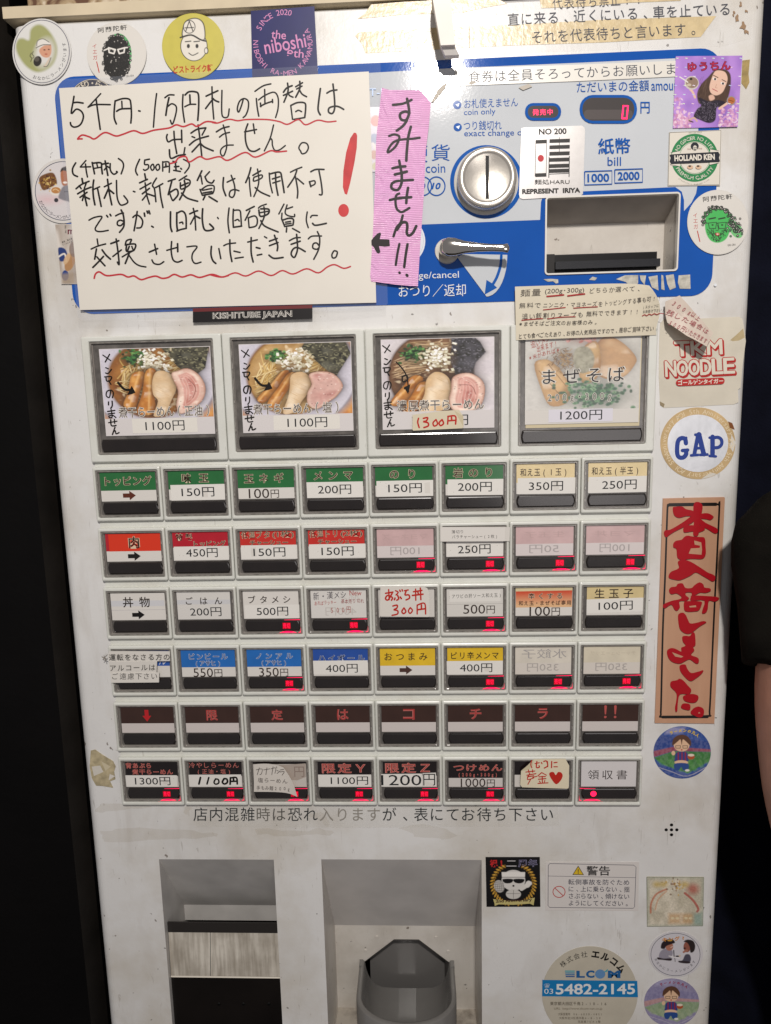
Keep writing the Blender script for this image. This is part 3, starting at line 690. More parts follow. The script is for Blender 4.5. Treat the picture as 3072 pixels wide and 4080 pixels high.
# --- row A: toppings, green cards
for c,(t,p) in enumerate([('トッピング',None),('味玉','150円'),('玉ネギ','100円'),('メンマ','200円'),('のり','150円'),('岩のり','200円'),('和え玉(1玉)','350円'),('和え玉(半玉)','250円')]):
    b = small('A',c); f = base(); cream = c>5; j = random.uniform(-.4,.8)
    two(f, '#d9c493' if cream else GR, 18.4, x0=5+j, x1=47.4+j)
    if cream: title(f,t,10.8,6.2,25.5,36,m='#4a4038',outline=None)
    else: title(f,t,11.4 if c in (0,2) else 10.2,7.6,25.6,38 if c==0 else (34 if len(t)>2 else 26),outline=CO)
    if c==0: arrow(f,26.5,22.3,'#5a2c20')
    elif c==2: price(f,p,24.5,22.2,24,tape=False,serif=True)
    else: price(f,p,27+random.uniform(-1,1.5),20.6+(.4 if cream else 0),tx0=5.2+random.uniform(0,1.5),tx1=47.5+random.uniform(0,1),tilt=random.uniform(-.15,.3))
    fin(f,b)
# --- row B: meat
b = small('B',0); f = base(); two(f,CR,18.5,y0=5); f.poly([(7.4,5.2),(47.6,5.2),(47.6,18.6),(7.4,18.6)],mat('#d23b26',.4)); title(f,'肉',12,9.8,27,10.5,outline=CO); arrow(f,26.5,22.5,'#1c1a19'); fin(f,b)
b = small('B',1); f = base(); two(f,'#b3202f',16.5,y0=4.4); title(f,'特製',8.4,5.6,14,15,outline=CO); title(f,'トッピング',13.8,5,33,26,outline=CO); price(f,'450円',27,20.6,24.5,y0=15.6,y1=26.2); fin(f,b)
for c,t,q in ((2,'低温ブタ','(1枚)'),(3,'低温トリ','(2枚)')):
    b = small('B',c); f = base(); two(f,RD,17,y0=4); f.row(t,5.5,7.6,28.5,7.6,5.8,mat(CO,.4),bold=.035); f.row(t,5.5,7.6,28.5,7.6,5.8,mat('#2b1c18',.4)); f.text(q,38,7.6,16,5.6,mat('#3a1c18',.4),outline=CO); title(f,'チャーシュー',13.6,4.6,27,30,outline=CO)
    price(f,'150円',27,20.9,24.5,y0=15.4,y1=26.2,tx0=5.4,tx1=48.4); fin(f,b)
for c,t,p in ((4,'マヨネーズ','100円'),(6,'生玉子','50円'),(7,'マヨ丼','100円')):
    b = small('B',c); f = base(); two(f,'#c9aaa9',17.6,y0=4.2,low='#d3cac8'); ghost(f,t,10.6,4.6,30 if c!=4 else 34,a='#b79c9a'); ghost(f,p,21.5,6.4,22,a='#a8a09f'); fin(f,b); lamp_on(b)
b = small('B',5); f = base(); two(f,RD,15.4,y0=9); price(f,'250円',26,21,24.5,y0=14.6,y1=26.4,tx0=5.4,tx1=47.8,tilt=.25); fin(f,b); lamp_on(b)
# --- row C: rice bowls
b = small('C',0); f = base(); two(f,None,y0=5); f.poly([(5,11),(47,11),(47,15.5),(5,15.5)],mat('#c9c9cc',.4)); f.stroke([(5,18.6),(47.5,18.4)],.15,'#9a96a0',smooth=False); title(f,'丼物',12.4,8.8,25,26,outline=None,m='#302824'); arrow(f,26,22.4,'#151312'); fin(f,b)
b = small('C',1); f = base(); two(f,None,x1=46.6,low='#d2cfca'); f.poly([(5,11),(46.6,11),(46.6,14.5),(5,14.5)],mat('#c6c6c8',.4)); title(f,'ごはん',12.0,6.6,26,34,outline=None,m='#3c3430'); price(f,'200円',27,20.6,24.5,tape=False); fin(f,b)
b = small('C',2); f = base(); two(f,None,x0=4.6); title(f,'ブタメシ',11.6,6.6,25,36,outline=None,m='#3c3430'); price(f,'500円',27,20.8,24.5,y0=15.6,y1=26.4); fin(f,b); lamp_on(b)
b = small('C',3); f = base(); two(f,None,low='#d3d0cb'); ghost(f,'豚メシ',9,7,24,30,'#c2beb9'); ghost(f,'400円',21.5,6.5,24,28,'#bdb8b3')
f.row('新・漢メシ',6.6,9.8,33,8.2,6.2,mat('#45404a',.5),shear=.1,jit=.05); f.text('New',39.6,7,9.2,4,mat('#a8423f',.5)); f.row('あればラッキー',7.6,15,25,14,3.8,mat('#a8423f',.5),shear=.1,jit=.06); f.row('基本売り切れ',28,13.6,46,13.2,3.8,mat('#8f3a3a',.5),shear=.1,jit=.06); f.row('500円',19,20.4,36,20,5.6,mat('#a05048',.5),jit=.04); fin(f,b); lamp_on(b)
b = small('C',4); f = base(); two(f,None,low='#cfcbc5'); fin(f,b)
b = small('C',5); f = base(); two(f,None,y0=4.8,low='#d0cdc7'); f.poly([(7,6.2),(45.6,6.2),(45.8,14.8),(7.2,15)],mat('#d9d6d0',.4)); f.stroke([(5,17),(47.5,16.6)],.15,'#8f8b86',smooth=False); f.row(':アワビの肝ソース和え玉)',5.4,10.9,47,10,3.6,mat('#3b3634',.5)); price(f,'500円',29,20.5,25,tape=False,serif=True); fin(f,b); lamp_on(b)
b = small('C',6); f = base(); two(f,'#d6c79f',8,y0=4.2)
im = Img.quad((5.2,7.4),(47.4,7.0),(47.4,20),(5.2,20),40,30,'#c9552f'); t = np.clip(im.V*1.25-.1,0,1)[...,None]; im.C = np.array(lin('#c64a2b'))*(1-t)+np.array(lin('#dcb083'))*t; f.paint(im,painted_mat(.4))
f.lay(); title(f,'辛くする',11.3,5,27.5,28,outline='#d9cdb4',m='#3a2019'); title(f,'和え玉・まぜそば専用',16.7,4.0,27,40,outline=None,m='#3a241c'); price(f,'100円',26.5,22.6,24,tape=False,serif=True); fin(f,b)
b = small('C',7); f = base(); two(f,'#d2bf8e',18,x0=6.4,x1=48.6); title(f,'生玉子',10.0,8,26.5,32,outline=None,m='#332a24'); price(f,'100円',28,19.4,25.5,y0=13.8,y1=24.6,tx0=6.3,tx1=49,tilt=.5); fin(f,b)
# --- row D: drinks and snacks
b = small('D',0); f = base(); two(f,'#2a55a3',17.4); f.text('ル',42,13,6,7,mat('#c9cdd6',.4)); fin(f,b)
for c,t,p in ((1,'ビンビール','550円'),(2,'ノンアル','350円')):
    b = small('D',c); f = base(); two(f,BL,18.8); title(f,t,10.2,5.4,26.4,32,outline='#d9dde4',m='#1e3f78',ow=.03); title(f,'(アサヒ)',15.6,4.8,26,22,outline='#d9dde4',m='#1e3f78',ow=.03); price(f,p,25,22.8,24,tape=False,serif=True); fin(f,b)
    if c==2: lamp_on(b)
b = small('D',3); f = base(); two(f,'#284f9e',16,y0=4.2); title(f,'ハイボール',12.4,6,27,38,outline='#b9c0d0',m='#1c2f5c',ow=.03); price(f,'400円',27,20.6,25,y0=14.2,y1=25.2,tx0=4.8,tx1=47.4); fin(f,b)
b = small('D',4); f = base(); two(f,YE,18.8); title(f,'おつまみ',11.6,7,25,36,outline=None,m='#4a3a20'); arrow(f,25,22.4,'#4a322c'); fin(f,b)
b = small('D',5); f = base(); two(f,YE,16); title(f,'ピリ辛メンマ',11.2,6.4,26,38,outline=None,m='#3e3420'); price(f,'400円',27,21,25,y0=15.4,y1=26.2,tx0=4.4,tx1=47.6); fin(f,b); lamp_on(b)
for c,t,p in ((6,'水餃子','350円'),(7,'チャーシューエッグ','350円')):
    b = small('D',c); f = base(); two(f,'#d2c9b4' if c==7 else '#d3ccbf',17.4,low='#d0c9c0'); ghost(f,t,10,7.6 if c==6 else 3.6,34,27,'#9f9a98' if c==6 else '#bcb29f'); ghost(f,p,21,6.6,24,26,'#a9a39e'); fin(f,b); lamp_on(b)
# --- row E: brown cards that spell a message
for c,t in enumerate('↓限定はコチラ'):
    b = small('E',c); f = base(); two(f,BR_,18.6,y0=4.4,low='#c9c1bd')
    if c==0: arrow(f,26,12.2,'#b3242a',1.0,down=True)
    else: f.text(t,26.5,12.0,9.2 if t!='ラ' else 8,9.0,mat('#b96a64',.45),bold=.03); f.text(t,26.5,12.0,9.2 if t!='ラ' else 8,9.0,mat('#a03a38',.45),ref=t,bold=.0)
    fin(f,b)
b = small('E',7); f = base(); two(f,BR_,18.6,y0=4.4,low='#c9c1bd')
for x in (22.5,30): f.poly([(x-1,6),(x-.4,5.4),(x+.4,5.4),(x+1,6),(x+.5,12.8),(x-.5,12.8)],mat('#b05450',.45)); f.disc(x,15,1,1,mat('#b05450',.45),n=16)
fin(f,b)
# --- row F: black cards with red lettering
PK = '#b5605a'
def black_card(c, lines, p=None, lit=True, sp=17, **kw):
    b = small('F',c); f = base(); two(f,BK,sp,y0=4.2,low='#c9c4bf')
    for t,x,y,h,wd in lines: f.row(t,x-wd/2,y,x+wd/2,y,h,mat('#d08a80',.45),bold=.03); f.row(t,x-wd/2,y,x+wd/2,y,h,mat('#a23c38',.45))
    if p: price(f,p,**kw)
    fin(f,b)
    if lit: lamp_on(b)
    return b
black_card(0,[('背あぶら',16,8.2,5,22),('煮干らーめん',27,13.6,4.8,34)],'1300円',x=26.5,y=21.4,wd=29,y0=16.4,y1=26.4,tx0=4.4,tx1=46.6)
b = small('F',1); f = base(); two(f,BK,17,y0=4.2,low='#c9c4bf'); f.row('冷やしらーめん',4.5,7.9,46,7.9,5.2,mat('#c27068',.45)); f.row('(正油・塩)',10,13.3,40,13.3,4.6,mat('#c27068',.45)); f.poly([(4.2,16.0),(47,15.8),(47,26.2),(4.2,26.4)],mat('#dddad4',.22,spec=.45))
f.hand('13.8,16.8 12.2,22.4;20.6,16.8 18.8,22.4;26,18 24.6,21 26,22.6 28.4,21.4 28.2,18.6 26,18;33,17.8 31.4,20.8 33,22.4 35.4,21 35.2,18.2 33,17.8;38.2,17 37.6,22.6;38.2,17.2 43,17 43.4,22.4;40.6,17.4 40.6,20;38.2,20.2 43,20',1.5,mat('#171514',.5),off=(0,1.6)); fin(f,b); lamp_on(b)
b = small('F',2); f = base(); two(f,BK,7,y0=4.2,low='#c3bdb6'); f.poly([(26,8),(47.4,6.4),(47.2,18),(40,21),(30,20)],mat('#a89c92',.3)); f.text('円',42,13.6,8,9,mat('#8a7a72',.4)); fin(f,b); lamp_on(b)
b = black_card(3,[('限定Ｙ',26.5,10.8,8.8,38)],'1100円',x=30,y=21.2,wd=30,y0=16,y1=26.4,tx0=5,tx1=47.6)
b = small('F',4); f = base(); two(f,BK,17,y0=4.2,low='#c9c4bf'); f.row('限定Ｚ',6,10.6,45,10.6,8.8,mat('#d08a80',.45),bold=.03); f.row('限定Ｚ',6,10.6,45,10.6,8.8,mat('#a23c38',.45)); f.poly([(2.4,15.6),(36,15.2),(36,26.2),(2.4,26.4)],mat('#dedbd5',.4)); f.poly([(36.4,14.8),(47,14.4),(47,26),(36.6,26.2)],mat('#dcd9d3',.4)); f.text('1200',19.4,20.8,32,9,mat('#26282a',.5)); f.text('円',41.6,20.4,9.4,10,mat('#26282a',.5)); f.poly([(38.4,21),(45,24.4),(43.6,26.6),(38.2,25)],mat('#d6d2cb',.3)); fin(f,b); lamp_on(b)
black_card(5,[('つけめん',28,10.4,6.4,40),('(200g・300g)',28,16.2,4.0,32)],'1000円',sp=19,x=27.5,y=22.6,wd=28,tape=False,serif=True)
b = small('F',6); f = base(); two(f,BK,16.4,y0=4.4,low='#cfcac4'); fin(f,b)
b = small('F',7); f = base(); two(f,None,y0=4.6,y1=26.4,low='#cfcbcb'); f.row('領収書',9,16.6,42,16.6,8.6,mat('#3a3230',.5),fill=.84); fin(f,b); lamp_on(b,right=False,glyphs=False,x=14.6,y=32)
# --- large picture buttons
def grain(im, k=.2):
    g = vnoise(im.U,im.V,60,5)*.5+vnoise(im.U,im.V,23,6)*.5-.5; im.C = np.clip(im.C*(1+k*g[...,None]),0,1)
def ramen(kind):
    im = Img.quad((0,0),(1,0),(1,1),(0,1),210,160,'#c4bfc6'); r = random.Random(kind+3); one = np.ones(im.X.shape)
    if kind<2:
        im.tex(one,'#b5713a','#d09552',16,3); im.ell(.46,.42,.62,.80,'#8f8a94',1,0,14); im.ell(.46,.42,.58,.76,'#c9c5cf',1,0,4); im.ell(.46,.44,.47,.64,'#b5b1bd',.7,0,30); im.ell(.45,.45,.40,.56,'#7d5428',1,0,6); im.ell(.45,.46,.38,.535,'#8a5420' if kind==0 else '#b08a52',1,0,5)
    else:
        im.tex(one,'#cbc4c8','#d6d0d0',6,3); im.ell(.46,.5,.44,.60,'#8d8285',.5,0,24); im.ell(.44,.49,.385,.57,'#4c3322',1,0,5); im.ell(.44,.49,.37,.55,'#6b4a30',1,0,5)
    S_ = np.clip((1-np.hypot((im.X-.45)/.37,(im.Y-.46)/.53))*9,0,1)
    im.tex(S_,*(('#6b3c14','#b07836') if kind==0 else ('#9a7440','#c9a672') if kind==1 else ('#503624','#8a6446')),7,5,a=.75)
    im.blend(S_*np.clip((vnoise(im.U,im.V,26,8)-.70)*7,0,1),'#f0dcb8',.6)
    C0 = im.C.copy()
    nd = ('#caa65e','#e3cd98','#8a6228','#d6b878') if kind<2 else ('#a88a64','#cbb08c','#5c4028','#b89a76')
    zones = {0:[(.27,.40,.10,.2,72,34),(.27,.58,.08,.1,-30,14),(.68,.26,.12,.10,35,24)],1:[(.24,.42,.09,.22,75,44),(.2,.6,.07,.08,20,12),(.66,.30,.10,.10,40,16)],2:[(.23,.42,.10,.14,8,36),(.45,.09,.15,.05,4,22),(.80,.42,.06,.16,60,18)]}[kind]
    for zx,zy,sx,sy,an,n in zones:
        for i in range(n):
            x,y = zx+r.gauss(0,sx*.45),zy+r.gauss(0,sy*.45); a = math.radians(an+r.gauss(0,15)); L = r.uniform(.07,.15); b_ = r.gauss(0,.02)
            p = [(x-L*math.cos(a),y+L*math.sin(a)),(x+b_,y+b_),(x+L*math.cos(a),y-L*math.sin(a))]
            im.line([(u+.004,v+.010) for u,v in p],.013,nd[2],.6); im.line(p,.011,nd[(i%2)*1 if i%3 else 3],.95)
    im.C = im.C*S_[...,None]+C0*(1-S_[...,None])
    gx,gy,gr = ((.33,.11,.13),(.34,.16,.09),(.31,.19,.12))[kind]
    im.ell(gx,gy+.02,gr*1.0,gr*.95,'#16280f',.75,0,22)
    for i in range(110):
        x,y = gx+r.gauss(0,gr*.45),gy+r.gauss(0,gr*.42); im.ell(x,y,r.uniform(.010,.026),r.uniform(.008,.018),r.choice(['#1c3a1c','#2a5426','#437a3c','#10260f','#6a9a52','#2f6030']),.9,r.uniform(0,180))
    npoly = [pp('.55,-.03 1.0,-.03 .95,.3 .84,.42 .70,.27'),pp('.6,-.03 .95,-.03 1.0,.16 .86,.48 .74,.33 .56,.06'),pp('.62,-.04 .80,-.04 .88,.06 .93,.2 .84,.34 .80,.54 .66,.5 .60,.28 .63,.1')][kind]
    d = im.sd(npoly); im.blend(np.exp(-np.maximum(d,0)/.03)*(d>-.02),'#1c120a',.6); M = np.clip(.5-d/im.px,0,1); im.tex(M,'#1d1c14','#4a4736' if kind<2 else '#3c3a40',22,9)
    im.blend(M*np.clip((vnoise(im.U,im.V,62,3)-.66)*6,0,1),'#8a8668' if kind<2 else '#6d6a72',.8); im.blend(M*np.clip((vnoise(im.U,im.V,9,13)-.55)*3,0,1),'#6b6a5c' if kind<2 else '#55535a',.5)
    ox,oy,sr = ((.50,.20,.13),(.50,.26,.13),(.50,.25,.13))[kind]; im.ell(ox,oy+.04,sr*1.05,sr*1.2,'#5a4020',.65,0,26)
    for i in range(120):
        x,y = ox+max(-1.2,min(1.2,r.gauss(0,.55)))*sr,oy+max(-1.2,min(1.2,r.gauss(0,.6)))*sr*1.15; c = r.choice(['#e2dcca','#efece0','#cfc7b0','#f6f3ea','#bdb294','#dcd8c0']); a = r.uniform(0,PI); L = r.uniform(.010,.024); wv = r.uniform(.007,.015)
        q = [(x+L*math.cos(a)+wv*math.sin(a),y+L*math.sin(a)-wv*math.cos(a)),(x+L*math.cos(a)-wv*math.sin(a),y+L*math.sin(a)+wv*math.cos(a)),(x-L*math.cos(a)-wv*math.sin(a),y-L*math.sin(a)+wv*math.cos(a)),(x-L*math.cos(a)+wv*math.sin(a),y-L*math.sin(a)-wv*math.cos(a))]
        im.poly([(u+.005,v+.012) for u,v in q],'#8d7c58',.5); im.poly(q,c,.97)
    # bamboo shoots: a lit face and a darker flank each
    B = {0:['.28,.36 .40,.35 .34,.62 .28,.86 .18,.81 .23,.62','.41,.32 .50,.32 .47,.64 .46,.93 .30,.92 .36,.64'],1:['.37,.39 .44,.40 .31,.68 .20,.82 .14,.76 .27,.56','.44,.41 .51,.45 .39,.72 .30,.90 .23,.83 .34,.60'],2:['.28,.50 .37,.56 .23,.84 .12,.92 .07,.86 .18,.66','.34,.60 .46,.62 .37,.86 .29,1.0 .17,.98 .26,.78']}[kind]
    for k_,q in enumerate(B):
        P_ = pp(q); M = im.piece(P_,'#b8742e','#e0a456',11,kind*3+k_,'#7d4614',.018,.75,.7); a0,a1 = np.array(P_[1]),np.array(P_[3]); n_ = np.array([a1[1]-a0[1],-(a1[0]-a0[0])]); n_ /= np.linalg.norm(n_); s_ = (im.X-a0[0])*n_[0]+(im.Y-a0[1])*n_[1]
        im.blend(M*np.clip(.5+(abs(s_)*-1+.036)*60,0,1),'#8f4f18',.55); im.blend(M*np.clip(1-abs(abs(s_)-.055)/.014,0,1),'#f2c684',.55)
    Cq = {0:'.50,.34 .58,.33 .66,.42 .68,.56 .62,.76 .55,.95 .45,.97 .50,.76 .46,.66 .46,.48',1:'.46,.44 .56,.40 .63,.50 .62,.66 .54,.82 .48,.96 .37,.98 .42,.76 .44,.62',2:'.40,.56 .47,.46 .55,.48 .61,.58 .62,.76 .56,.98 .33,1.0 .38,.76'}[kind]
    M = im.piece(Cq,'#d3b48c','#ecd9bc',6,21,'#a5804e',.03,.7,.5)
    for i in range(9): x = r.uniform(.46,.62); y = r.uniform(.5,.85); im.blend(M*np.clip(1-np.hypot((im.X-x)/.05,(im.Y-y-(im.X-x)*.8)/.008),0,1),'#b8935f',.5)
    Pq = {0:'.64,.38 .70,.33 .79,.30 .885,.39 .94,.56 .915,.74 .82,.87 .70,.95 .665,.82 .69,.62',1:'.62,.44 .72,.40 .84,.44 .92,.60 .87,.74 .80,.82 .68,.93 .60,.86 .60,.70 .64,.58',2:'.63,.55 .70,.49 .80,.49 .90,.60 .92,.76 .88,.94 .78,1.02 .64,1.0 .60,.86 .62,.70'}[kind]
    P_ = [tuple(p) for p in spl(pp(Pq),4,True)]; M = im.piece(Pq,'#d6b0a0','#e8cdbd',9,41,'#8a5234',.012,.75,.9); d = im.sd(P_)
    if kind!=1:
        m2 = M*np.clip((-d-.035-.02*vnoise(im.U,im.V,8,2))/.02,0,1); im.tex(m2,'#b87468','#d29c90',10,31,a=.9); m3 = M*np.clip((-d-.10)/.02,0,1); im.tex(m3,'#a8625a','#c98c82',13,33,a=.75)
        for k in range(4): im.blend(M*np.clip(1-abs(-d-.05-.028*k+.01*(vnoise(im.U,im.V,12,k)-.5))/.006,0,1),'#e6c8ba',.55)
        im.line([(.79,.45),(.85,.58),(.82,.72)] if kind==0 else [(.70,.64),(.80,.66),(.84,.78)],.008,'#7d3c34',.8)
    else:
        im.tex(M*np.clip((-d-.015)/.02,0,1),'#b9847c','#d3aaa0',12,31,a=.95); im.blend(M*np.clip((vnoise(im.U,im.V,5,17)-.5)*3,0,1),'#caa69a',.5)
    for i in range(34): x,y = r.uniform(.62,.92),r.uniform(.42,.95); im.blend(M*np.clip(1-np.hypot(im.X-x,im.Y-y)/.010,0,1),r.choice(['#6b3430','#f4e4da']),.75)
    grain(im,.22); im.C = np.clip(im.C*1.12+.025,0,.95)
    return im
def mazesoba():
    im = Img.quad((0,0),(1,0),(1,1),(0,1),190,140,'#c9c6be'); r = random.Random(5); P = pp
    im.tex(np.ones(im.X.shape),'#bdbab2','#cdcac3',5,2)
    for s,c1,c2,sd in (('.66,.12 .74,.1 .86,.2 .96,.36 .95,.46 .86,.6 .7,.62 .6,.5 .58,.3','#bd9468','#d8b890',3),('.08,.42 .16,.36 .24,.40 .34,.56 .40,.76 .36,.92 .22,.94 .14,.72','#b08450','#d2ac78',4),('.52,.2 .62,.16 .66,.4 .62,.62 .5,.66 .46,.4','#a88052','#c8a470',6)): im.piece(s,c1,c2,6,sd,'#8a5e30',.02,.35,.6)
    im.line([(.12,.5),(.3,.8)],.008,'#7d5424',.8); im.line([(.2,.42),(.36,.7)],.008,'#7d5424',.8); im.ell(.62,.82,.26,.17,'#1d3a26',.6,0,24); im.ell(.34,.37,.10,.13,'#4a3014',.6,0,20); im.ell(.5,.08,.18,.10,'#7d4a44',.6,0,18)
    for i in range(60):
        x,y = .48+r.gauss(0,.09),.06+r.gauss(0,.05); im.ell(x,y,r.uniform(.015,.035),r.uniform(.01,.02),r.choice(['#b77a72','#c99088','#a8645c','#d6a8a0']),.9,r.uniform(0,180))
    for i in range(110):
        x,y = .34+r.gauss(0,.055),.36+r.gauss(0,.07); a = r.uniform(0,PI); im.line([(x,y),(x+.035*math.cos(a),y+.035*math.sin(a))],.007,r.choice(['#6a4a24','#8c6a38','#a98a58','#4f3618']),.9)
    M = im.polym(P('.44,.24 .54,.22 .6,.34 .58,.5 .48,.54 .42,.4'),3,True); im.tex(M,'#8a8672','#a5a18c',30,8)
    for i in range(230):
        x,y = .62+r.gauss(0,.13),.80+r.gauss(0,.09)
        if y>.58: im.ell(x,y,r.uniform(.012,.026),r.uniform(.012,.024),r.choice(['#2f5a3a','#41704a','#5c8a60','#274a32','#7fa57c','#35624a']),.9); im.ell(x,y,.007,.008,'#223f2c',.8)
    grain(im,.2); im.C = im.C*.92+.04
    return im
def menma(f, x=13.2, y0=11, y1=72):
    T0 = f.T; f.T = lambda a,b: T0(x+(np.asarray(a)-x)*.92, y0+(np.asarray(b)-y0)*.83)
    f.hand('-3,0 3,5;2.5,-.5 -1.5,6;;-1.5,11 .5,12;-2,15.6 0,16 3,12.6',1.1,mat('#191410',.5),off=(x,y0+1))
    f.hand('-3,20 2.5,20 1,23.4 -1.6,23.6 -2,21;0,23.4 1.6,26.6;1,32 -.6,38 -3,36.4 -2,32.6 1.5,31.8 3,34.4 1.8,38.4',1.1,mat('#191410',.5),off=(x,y0))
    f.hand('-1.6,42 -1.8,44.6;1.4,41.4 1.2,45.4 -.2,47.6;-3,50.4 3,49.6;-2.6,52.6 2.6,52;0,48.4 .4,55 -1.6,56 -2.2,54.4 1,54 3.4,56;-3,60.4 4,59.2;-1,57.8 -.8,63 3,63;2,57.6 2,61',1.1,mat('#191410',.5),off=(x,y0))
    f.hand('1,64.6 -1.6,71;-.6,68.6 1,67.6 1.4,70.4 4,69.4',1.1,mat('#191410',.5),off=(x+1,y0)); f.T = T0
def big(c): return new_button('l', c*.104, Z0+.0953)
for c,(nm) in enumerate(('煮干らーめん（正油）','煮干らーめん（塩）','濃厚煮干らーめん')):
    b = big(c); f = base(.0026); x0,x1,y0,y1 = 12.5-(.5*c),95-(1.0*c),9-.6*c,72.6
    f.rr(x0,y0,x1,y1,.3,mat('#d2cdcc',.35),sheet=.0004); pb = y0+(y1-y0)*.80
    im = ramen(c); im.X = x0+.4+im.X*(x1-x0-.8); im.Y = y0+.4+im.Y*(pb-y0-.4); f.paint(im,painted_mat(.2)); f.lay(2)
    n = len(nm); xa,xb = ((23,94),(20,86),(22,86))[c]
    f.row(nm,xa,55.6,xb,55.4,8.4,mat('#d8d2c8',.45),bold=.045,fill=1.0); f.row(nm,xa,55.6,xb,55.4,8.4,mat('#4b3f3a',.45),fill=.95)
    if c<2: f.rr(33 if c==0 else 35,60.4,82 if c==0 else 84,71,.3,mat('#dcd8d0',.4)); f.text('1100円',57.6 if c==0 else 60,65.8,29.5,7.4,mat('#2a2c2e',.5))
    else: f.text('1300円',59,66.5,30,7.6,mat('#2a2c2e',.5))
    menma(f, 18-1.2*c, y0+3.5)
    ak = mat('#191410',.5)
    if c<2: ax,ay = (25,33.6) if c==0 else (23,33); f.stroke([(ax,ay),(ax+4,ay+4.6),(ax+8,ay+5.4)],1.7,ak); f.poly([(ax+6,ay+9),(ax+10,ay+2.4),(ax+12.4,ay+7.4),(ax+9.6,ay+8.4)],ak)
    else: f.hand('22.5,24 27,29 30,35 31,45;26.5,34.6 29.6,33.4 30.4,36.6 27,38 26.5,34.6;28,43 31,41',1.0,ak); f.poly([(27.6,42),(32.4,40),(30.6,47)],ak)
    f.build('menu_card', parent=b, local=True)
b = big(3); f = base(.0026); x0,x1,y0,y1 = 11,92.5,4.5,71
f.rr(x0+.6,y0,x1+.8,73.6,.3,mat('#c9bd9e',.4),sheet=.0003); f.rr(x0,y0,x1,y1,.3,mat('#d2cec8',.35),sheet=.0005); pb=61
im = mazesoba(); im.X = x0+im.X*(x1-x0); im.Y = y0+im.Y*(pb-y0); f.paint(im,painted_mat(.2)); f.lay(2)
f.row('まぜそば',20,37.5,84,36.8,11.8,mat('#cfcbc2',.45),bold=.04,fill=.86); f.row('まぜそば',20,37.5,84,36.8,11.8,mat('#29262c',.45),fill=.80); f.row('200g・300g',26,52,74,51.6,6.8,mat('#dad6cc',.45),bold=.05,fill=1.1); f.row('200g・300g',26,52,74,51.6,6.8,mat('#4a4a48',.45),fill=1.05)
f.rr(28,60.6,74,69.8,.2,mat('#d5d2da',.4)); f.text('1200円',51.4,65,30,7.2,mat('#2e3032',.5))
rm = mat('#b0625a',.5); f.row('追いメン',14.6,14.6,28.6,9.8,5.6,rm,shear=.12,jit=.05); f.row('出来ます!',18.6,17.8,34,13.6,5.0,rm,shear=.12,jit=.05); f.row('※米があれば※',13,24,35.6,18,3.8,rm,shear=.12,jit=.05)
f.build('menu_card', parent=b, local=True)
# ================================================================== stickers and notices on the front
ST = 'stickers stuck on the machine front'
A1 = K(0,0,.614646,YF-.0009)                        # crop 0,0 1024 wide
def blob(n, cx, cy, rx, ry, seed, amp=.05):
    r = np.random.default_rng(seed); a = np.linspace(0,2*PI,n,endpoint=False); k = 1+amp*r.standard_normal(n)
    return np.stack([cx+rx*k*np.cos(a),cy+ry*k*np.sin(a)],1)
navy = mat('#2b3050',.4)
# heart and noodle-belly sticker
f = Flat(A1,YF-.0009); f.sheet(f.ellpts(272,335,190,214,56), mat('#cfcdc9',.3)); f.ring(272,335,179,203,3.5,navy)
im = Img.disc(272,335,172,196,110,'#d3d2ce'); im.poly('190,260 200,195 240,162 285,170 330,215 365,280 372,340 350,410 300,455 235,468 170,430 120,360 104,300 120,258 150,250','#9a9c66',1,6,True); im.ell(290,345,62,92,'#cfcdc8',1,15,soft=14)
im.poly('258,320 300,275 330,285 335,340 318,372 285,372 262,350','#c99478',1,2,True); im.ell(290,325,7,4,'#4a2a22'); im.ell(318,322,6,4,'#4a2a22'); im.ell(300,352,9,4,'#a8503f'); im.poly('236,310 244,268 280,254 318,272 328,292 290,296 258,314','#d8d4cc',1,1,True); im.line('236,312 280,292 328,292',5,'#2b2723'); im.line('240,300 246,266 282,254 320,275',4,'#3a352f')
im.ell(245,398,26,34,'#26221f',1,15); im.ell(240,385,16,16,'#5a544c',.8); im.line('205,345 196,365 208,380 200,400',4,'#2b2723'); im.line('218,335 210,352 222,366 214,380',4,'#2b2723'); im.line('325,375 300,420 290,430',9,'#cbb8a4'); im.line('332,375 310,428 285,432',4,'#3a302a'); f.paint(im)
f.arc('おなかにラーメンがいます',272,335,150,174,253,375,28,mat('#33323a',.5),inward=True)
f.build('round_sticker','round white sticker with an olive green heart and a figure in a hat','sticker',group=ST)
